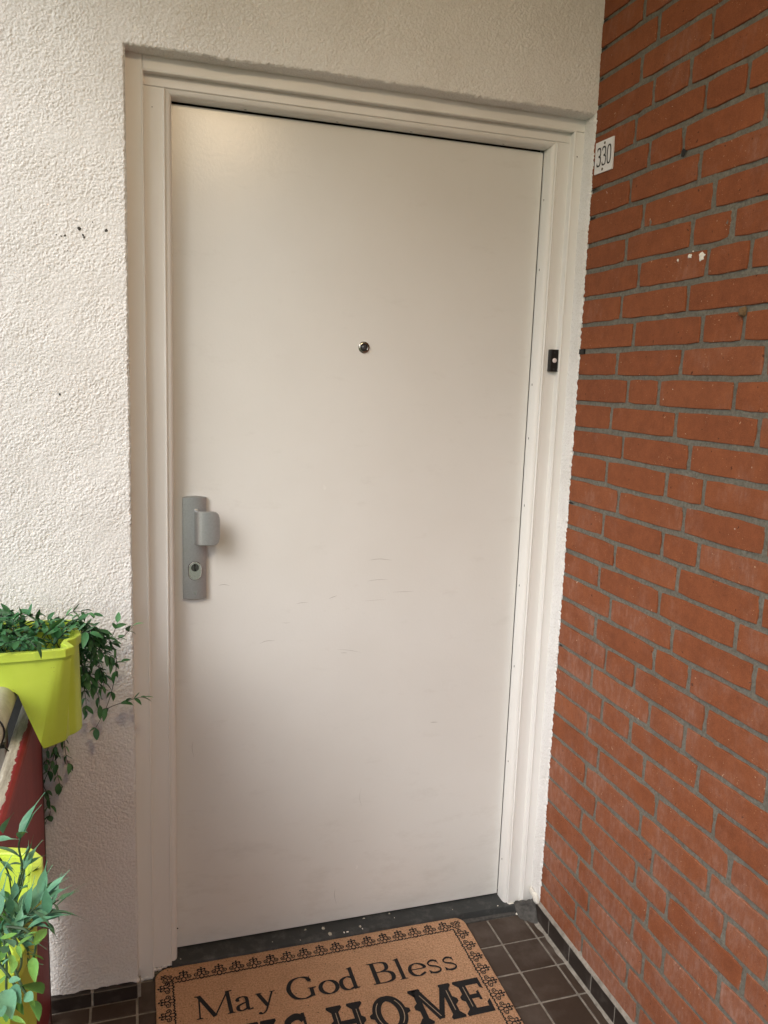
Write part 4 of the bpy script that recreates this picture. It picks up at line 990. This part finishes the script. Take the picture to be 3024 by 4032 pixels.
pr = empty('trailing_plant', (-.3270, -.1500, .9150), 'dark green trailing plant spilling out of the planter near the wall', 'plant')
pl1 = Plant(pr, leafset('oval', .0265, .0122, MT['leaf_green'], 7), MT['stem_dark'])
def C1(a, bb, y): return onY(a / 2.37, 2350 + bb / 2.37, y)
pl1.stem([C1(560, 480, -.14), C1(760, 400, -.11), C1(960, 370, -.09), C1(1060, 480, -.075), C1(1085, 640, -.06), C1(1050, 850, -.05), C1(985, 1050, -.045), C1(885, 1238, -.04)], .0012, .1, .05, .95, 45, False)
pl1.stem([C1(990, 1050, -.045), C1(1060, 1015, -.045), C1(1180, 975, -.05), C1(1270, 945, -.05), C1(1330, 935, -.055)], .0009, .4, .016, .95, 32)
pl1.stem([C1(560, 460, -.14), C1(800, 360, -.11), C1(980, 390, -.09), C1(1120, 385, -.08), C1(1190, 330, -.07), C1(1235, 280, -.07)], .0011, .2, .022, 1.0, 40)
pl1.stem([C1(600, 420, -.15), C1(820, 350, -.12), C1(960, 380, -.1), C1(1040, 370, -.09), C1(1075, 300, -.085), C1(1095, 240, -.08)], .0011, .2, .02, 1.0, 40)
pl1.stem([C1(600, 440, -.14), C1(780, 400, -.11), C1(920, 520, -.085), C1(1000, 580, -.07), C1(1060, 620, -.06), C1(1130, 600, -.055)], .0010, .2, .02, 1.0, 45)
pl1.stem([C1(560, 430, -.15), C1(720, 420, -.11), C1(860, 500, -.09), C1(930, 640, -.075), C1(970, 790, -.06), C1(950, 860, -.06)], .0010, .2, .02, .95, 45)
pl1.stem([C1(600, 500, -.13), C1(760, 480, -.09), C1(850, 620, -.07), C1(800, 780, -.06)], .0010, .2, .018, .95, 50)
pl1.stem([C1(600, 520, -.12), C1(760, 600, -.07), C1(860, 800, -.05), C1(920, 930, -.045), C1(930, 1010, -.045)], .0010, .3, .03, 1.25, 45)
pl1.stem([C1(640, 520, -.08), C1(760, 760, -.05), C1(800, 960, -.045), C1(800, 1060, -.045)], .0010, .3, .02, .95, 45)
# strands hanging below, behind the pot
pl1.stem([C1(600, 900, -.03), C1(600, 1300, -.03), C1(620, 1500, -.025), C1(640, 1560, -.025)], .0010, .5, .02, .9, 40)
pl1.stem([C1(560, 900, -.03), C1(530, 1350, -.03), C1(480, 1560, -.025), C1(410, 1740, -.022), C1(440, 1840, -.022), C1(470, 2000, -.02), C1(430, 2100, -.02)], .0010, .42, .024, .9, 40)
pl1.stem([C1(520, 1000, -.028), C1(520, 1400, -.028), C1(530, 1620, -.024), C1(560, 1760, -.022)], .0010, .5, .022, .9, 40)
pl1.stem([C1(470, 1200, -.026), C1(440, 1480, -.024), C1(430, 1560, -.022)], .0009, .4, .02, .85, 45)
# the mass over the pot
for i in range(46):
    bx = random.uniform(-.43, -.215); by = random.uniform(-.285, -.12); x2 = bx + random.uniform(-.09, .09); y2 = by + random.uniform(-.05, .07)
    h = random.uniform(.012, .050)
    y2 = min(y2, -.03)
    pl1.stem([(bx, by, .915), ((bx + x2) / 2, (by + y2) / 2, .948 + h * .85), (x2, y2, .955 + h * .85 * random.uniform(.3, 1.1))], .0010, .25, .016, random.uniform(.85, 1.15), 50)
for rp in range(2):
  for p_ in ([(560, 380, -.19), (680, 300, -.17), (800, 330, -.15), (880, 420, -.13)], [(580, 360, -.19), (720, 260, -.16), (860, 300, -.14), (960, 330, -.12)], [(600, 400, -.18), (760, 330, -.15), (900, 340, -.12), (1010, 420, -.10)], [(560, 340, -.20), (640, 240, -.18), (720, 210, -.17), (790, 250, -.16)], [(600, 420, -.18), (740, 400, -.14), (880, 460, -.11), (980, 540, -.09)], [(640, 470, -.14), (760, 420, -.12), (850, 470, -.10), (880, 560, -.09)], [(620, 450, -.16), (720, 520, -.11), (760, 640, -.09), (800, 720, -.08)], [(650, 440, -.14), (800, 450, -.11), (930, 450, -.09), (1010, 470, -.08)], [(640, 480, -.12), (800, 560, -.08), (900, 640, -.06), (960, 700, -.05)], [(640, 500, -.12), (720, 640, -.07), (730, 760, -.06), (790, 840, -.05)], [(620, 420, -.16), (760, 360, -.13), (880, 360, -.10), (930, 410, -.09)], [(660, 430, -.13), (860, 400, -.1), (960, 480, -.08), (1040, 560, -.07)], [(700, 560, -.09), (820, 700, -.06), (870, 760, -.05), (960, 800, -.045)]):
      pl1.stem([C1(q[0] + random.uniform(-35, 35) * (rp or (0 if k_ else .3)), q[1] + random.uniform(-45, 45) * rp, q[2]) for k_, q in enumerate(p_)], .0010, .2, .021, random.uniform(.85, 1.05), 48)
if pl1.rest.v:
    me = mesh('foliage', pl1.rest.v, pl1.rest.f); smooth(me, 80); me.materials.append(MT['leaf_green'])
    o = bpy.data.objects.new('foliage', me); COL.objects.link(o); o.parent = pr; o['kind'] = 'stuff'
# near planter: bamboo-like and round-leaved plants
def C3(a, bb, x=-.168, z=.977):      # outside the pot wall, or above its rim
    u, w = a / 2.37, 3100 + bb / 2.37; d_ = ray(u, w); tx = (x - CAM.x) / d_.x; tz = (z - CAM.z) / d_.z
    return CAM + d_ * max(tx if d_.x < 0 else 0, tz)
pr2 = empty('bamboo_plant', (-.25, -1.05, .915), 'grey green artificial plant with long pointed leaves at the lower left', 'plant')
pl2 = Plant(pr2, leafset('lance', .050, .0135, MT['leaf_sage'], 7), MT['stem'])
def C2(a, bb, y): return onY(a / 2.37, 3100 + bb / 2.37, y)
pl2.stem([C2(130, 1080, -1.02), C2(180, 860, -1.02), C2(205, 740, -1.02), C2(175, 560, -1.02), C2(190, 470, -1.02)], .0016, .45, .018, .7, 35, True)
pl2.stem([C2(130, 1150, -1.01), C2(220, 800, -1.01), C2(240, 700, -1.01)], .0014, .5, .02, .55, 38)
for a, bb, c, d_, y, sz in [(230, 690, 350, 440, -1.02, 1), (215, 855, 455, 695, -1.0, 1), (360, 1090, 510, 790, -1.0, 1), (370, 1150, 640, 1030, -1.0, .9), (385, 1180, 650, 1222, -1.0, 1), (165, 965, 330, 880, -1.0, 1), (60, 720, 180, 800, -1.03, 1), (40, 800, 150, 890, -1.03, .9), (-60, 500, 150, 455, -1.02, 1), (30, 430, 90, 200, -1.03, .9), (190, 1230, 400, 1190, -1.01, 1), (110, 1320, 350, 1330, -1.02, 1), (330, 1240, 480, 1275, -1.0, .8), (440, 1260, 560, 1430, -1.0, .9), (60, 1060, 20, 900, -1.03, .9), (230, 1160, 340, 960, -1.02, .9), (150, 1150, 300, 1020, -1.02, .8), (0, 690, 170, 800, -1.04, 1), (90, 1180, 60, 1000, -1.03, .9), (160, 1200, 120, 1090, -1.03, .8), (20, 1250, 70, 1120, -1.03, .9), (-20, 1200, 10, 1020, -1.03, .9)]:
    p, q = C2(a, bb, y), C2(c, d_, y - .01); L_ = (q - p).length
    dv = (q - p).normalized(); pl2.leaf(p, dv, 0, 0.0, L_ / .050 / 1.0, random.choice((0, 2, 4)))
for a, bb, c, d_ in [(120, 1120, 215, 850), (150, 1190, 372, 1150), (60, 1340, 190, 1230), (90, 1150, 165, 960), (210, 1200, 360, 1090), (20, 1000, 130, 1180), (-50, 600, 120, 1100)]:
    p, q = C2(a, bb, -1.02), C2(c, d_, -1.01); mb = MB(); mb.tube(catmull([p, p.lerp(q, .5) + Vector((.004, 0, .006)), q], 6), .0011, 5, .0007); mb.build('stem', pl2.sm, pr2, 70)
for i in range(16):      # the thick of the plant, low in the pot
    a_, b_ = random.uniform(-80, 260), random.uniform(1260, 1480); q = C3(a_, b_, -.172, .955)
    pl2.stem([q + Vector((random.uniform(-.03, .0), random.uniform(-.02, .02), -.03)), q, q + Vector((random.uniform(-.03, .035), random.uniform(-.01, .03), random.uniform(.002, .03)))], .0012, .3, .016, random.uniform(.45, .75), 52)
pr3 = empty('round_leaf_plant', (-.22, -1.15, .915), 'bright green round leaved artificial plant hanging over the nearest planter', 'plant')
pl3 = Plant(pr3, leafset('oval', .044, .0165, MT['leaf_bright']), MT['stem'])
for a, bb, c, d_, y in [(170, 1480, 345, 1330, -1.06), (310, 1460, 445, 1300, -1.05), (270, 1560, 435, 1590, -1.05), (300, 1590, 320, 1760, -1.05), (200, 1850, 430, 1875, -1.06), (280, 1990, 375, 2100, -1.06), (160, 1480, 190, 1560, -1.07), (0, 1410, 165, 1370, -1.07), (110, 1800, 200, 1790, -1.07), (90, 1560, 130, 1680, -1.08), (230, 1930, 320, 2010, -1.06), (60, 2190, 150, 1880, -1.07), (40, 1500, 110, 1430, -1.08), (250, 1380, 370, 1340, -1.055), (10, 1960, 90, 2050, -1.07), (90, 2150, 220, 2180, -1.07), (0, 1620, 60, 1500, -1.08), (-30, 1850, 60, 1760, -1.08), (130, 1960, 200, 2080, -1.07), (150, 1620, 100, 1750, -1.08), (320, 1480, 385, 1420, -1.05), (20, 2080, -40, 2190, -1.07)]:
    p, q = C3(a, bb), C3(c, d_); pl3.leaf(p, (q - p).normalized(), 0, 0.0, (q - p).length / .044, random.choice((0, 2, 4)))
for pts in ([(60, 1300), (240, 1330), (330, 1460), (310, 1600), (290, 1700)], [(40, 1400), (120, 1640), (200, 1850), (290, 2000), (360, 2080)], [(0, 1660), (100, 1790), (140, 1900), (60, 2180)], [(80, 1320), (170, 1480), (200, 1650), (120, 1800)], [(20, 1340), (60, 1600), (60, 1900), (90, 2150)]):
    mb = MB(); mb.tube(catmull([C3(a, bb, -.171, .970) for a, bb in pts], 7), .0014, 5, .0009); mb.build('stem', pl3.sm, pr3, 70)
pl4 = Plant(pr3, leafset('oval', .030, .0155, MT['leaf_sage']), MT['stem'])
for a, bb, c, d_ in [(80, 1800, 190, 1790), (30, 1900, 90, 2060), (230, 1930, 315, 1990), (70, 1420, 140, 1480), (20, 1660, 70, 1600), (-10, 2050, 30, 2150), (110, 1860, 160, 1960), (60, 1480, 20, 1560)]:
    p, q = C3(a, bb, -.163, .985), C3(c, d_, -.160, .988); pl4.leaf(p, (q - p).normalized(), 0, 0, (q - p).length / .030 * 1.1, random.choice((0, 2, 4)))

# ---------------------------------------------------------------- gallery lamp (seen as the warm reflection on the door)
la = empty('ceiling_lamp', (.26, -1.56, CEIL), 'round lit ceiling lamp mirrored in the top of the door', 'lamp')
mb = MB(); mb.lathe([(.150, 0), (.150, -.025), (.142, -.030), (.0001, -.030)], Vector((.26, -1.56, CEIL)), 'z', 32); mb.build('lamp_base', MT['white_plastic'], la, 40)
mb = MB(); mb.lathe([(.138, -.030), (.132, -.060), (.105, -.082), (.055, -.094), (.0005, -.097)], Vector((.26, -1.56, CEIL)), 'z', 32); mb.build('lamp_diffuser', MT['lamp'], la, 80)
print('LEAVES', pl1.count, pl2.count, pl3.count + pl4.count, 'bricks', cnt - len(far))
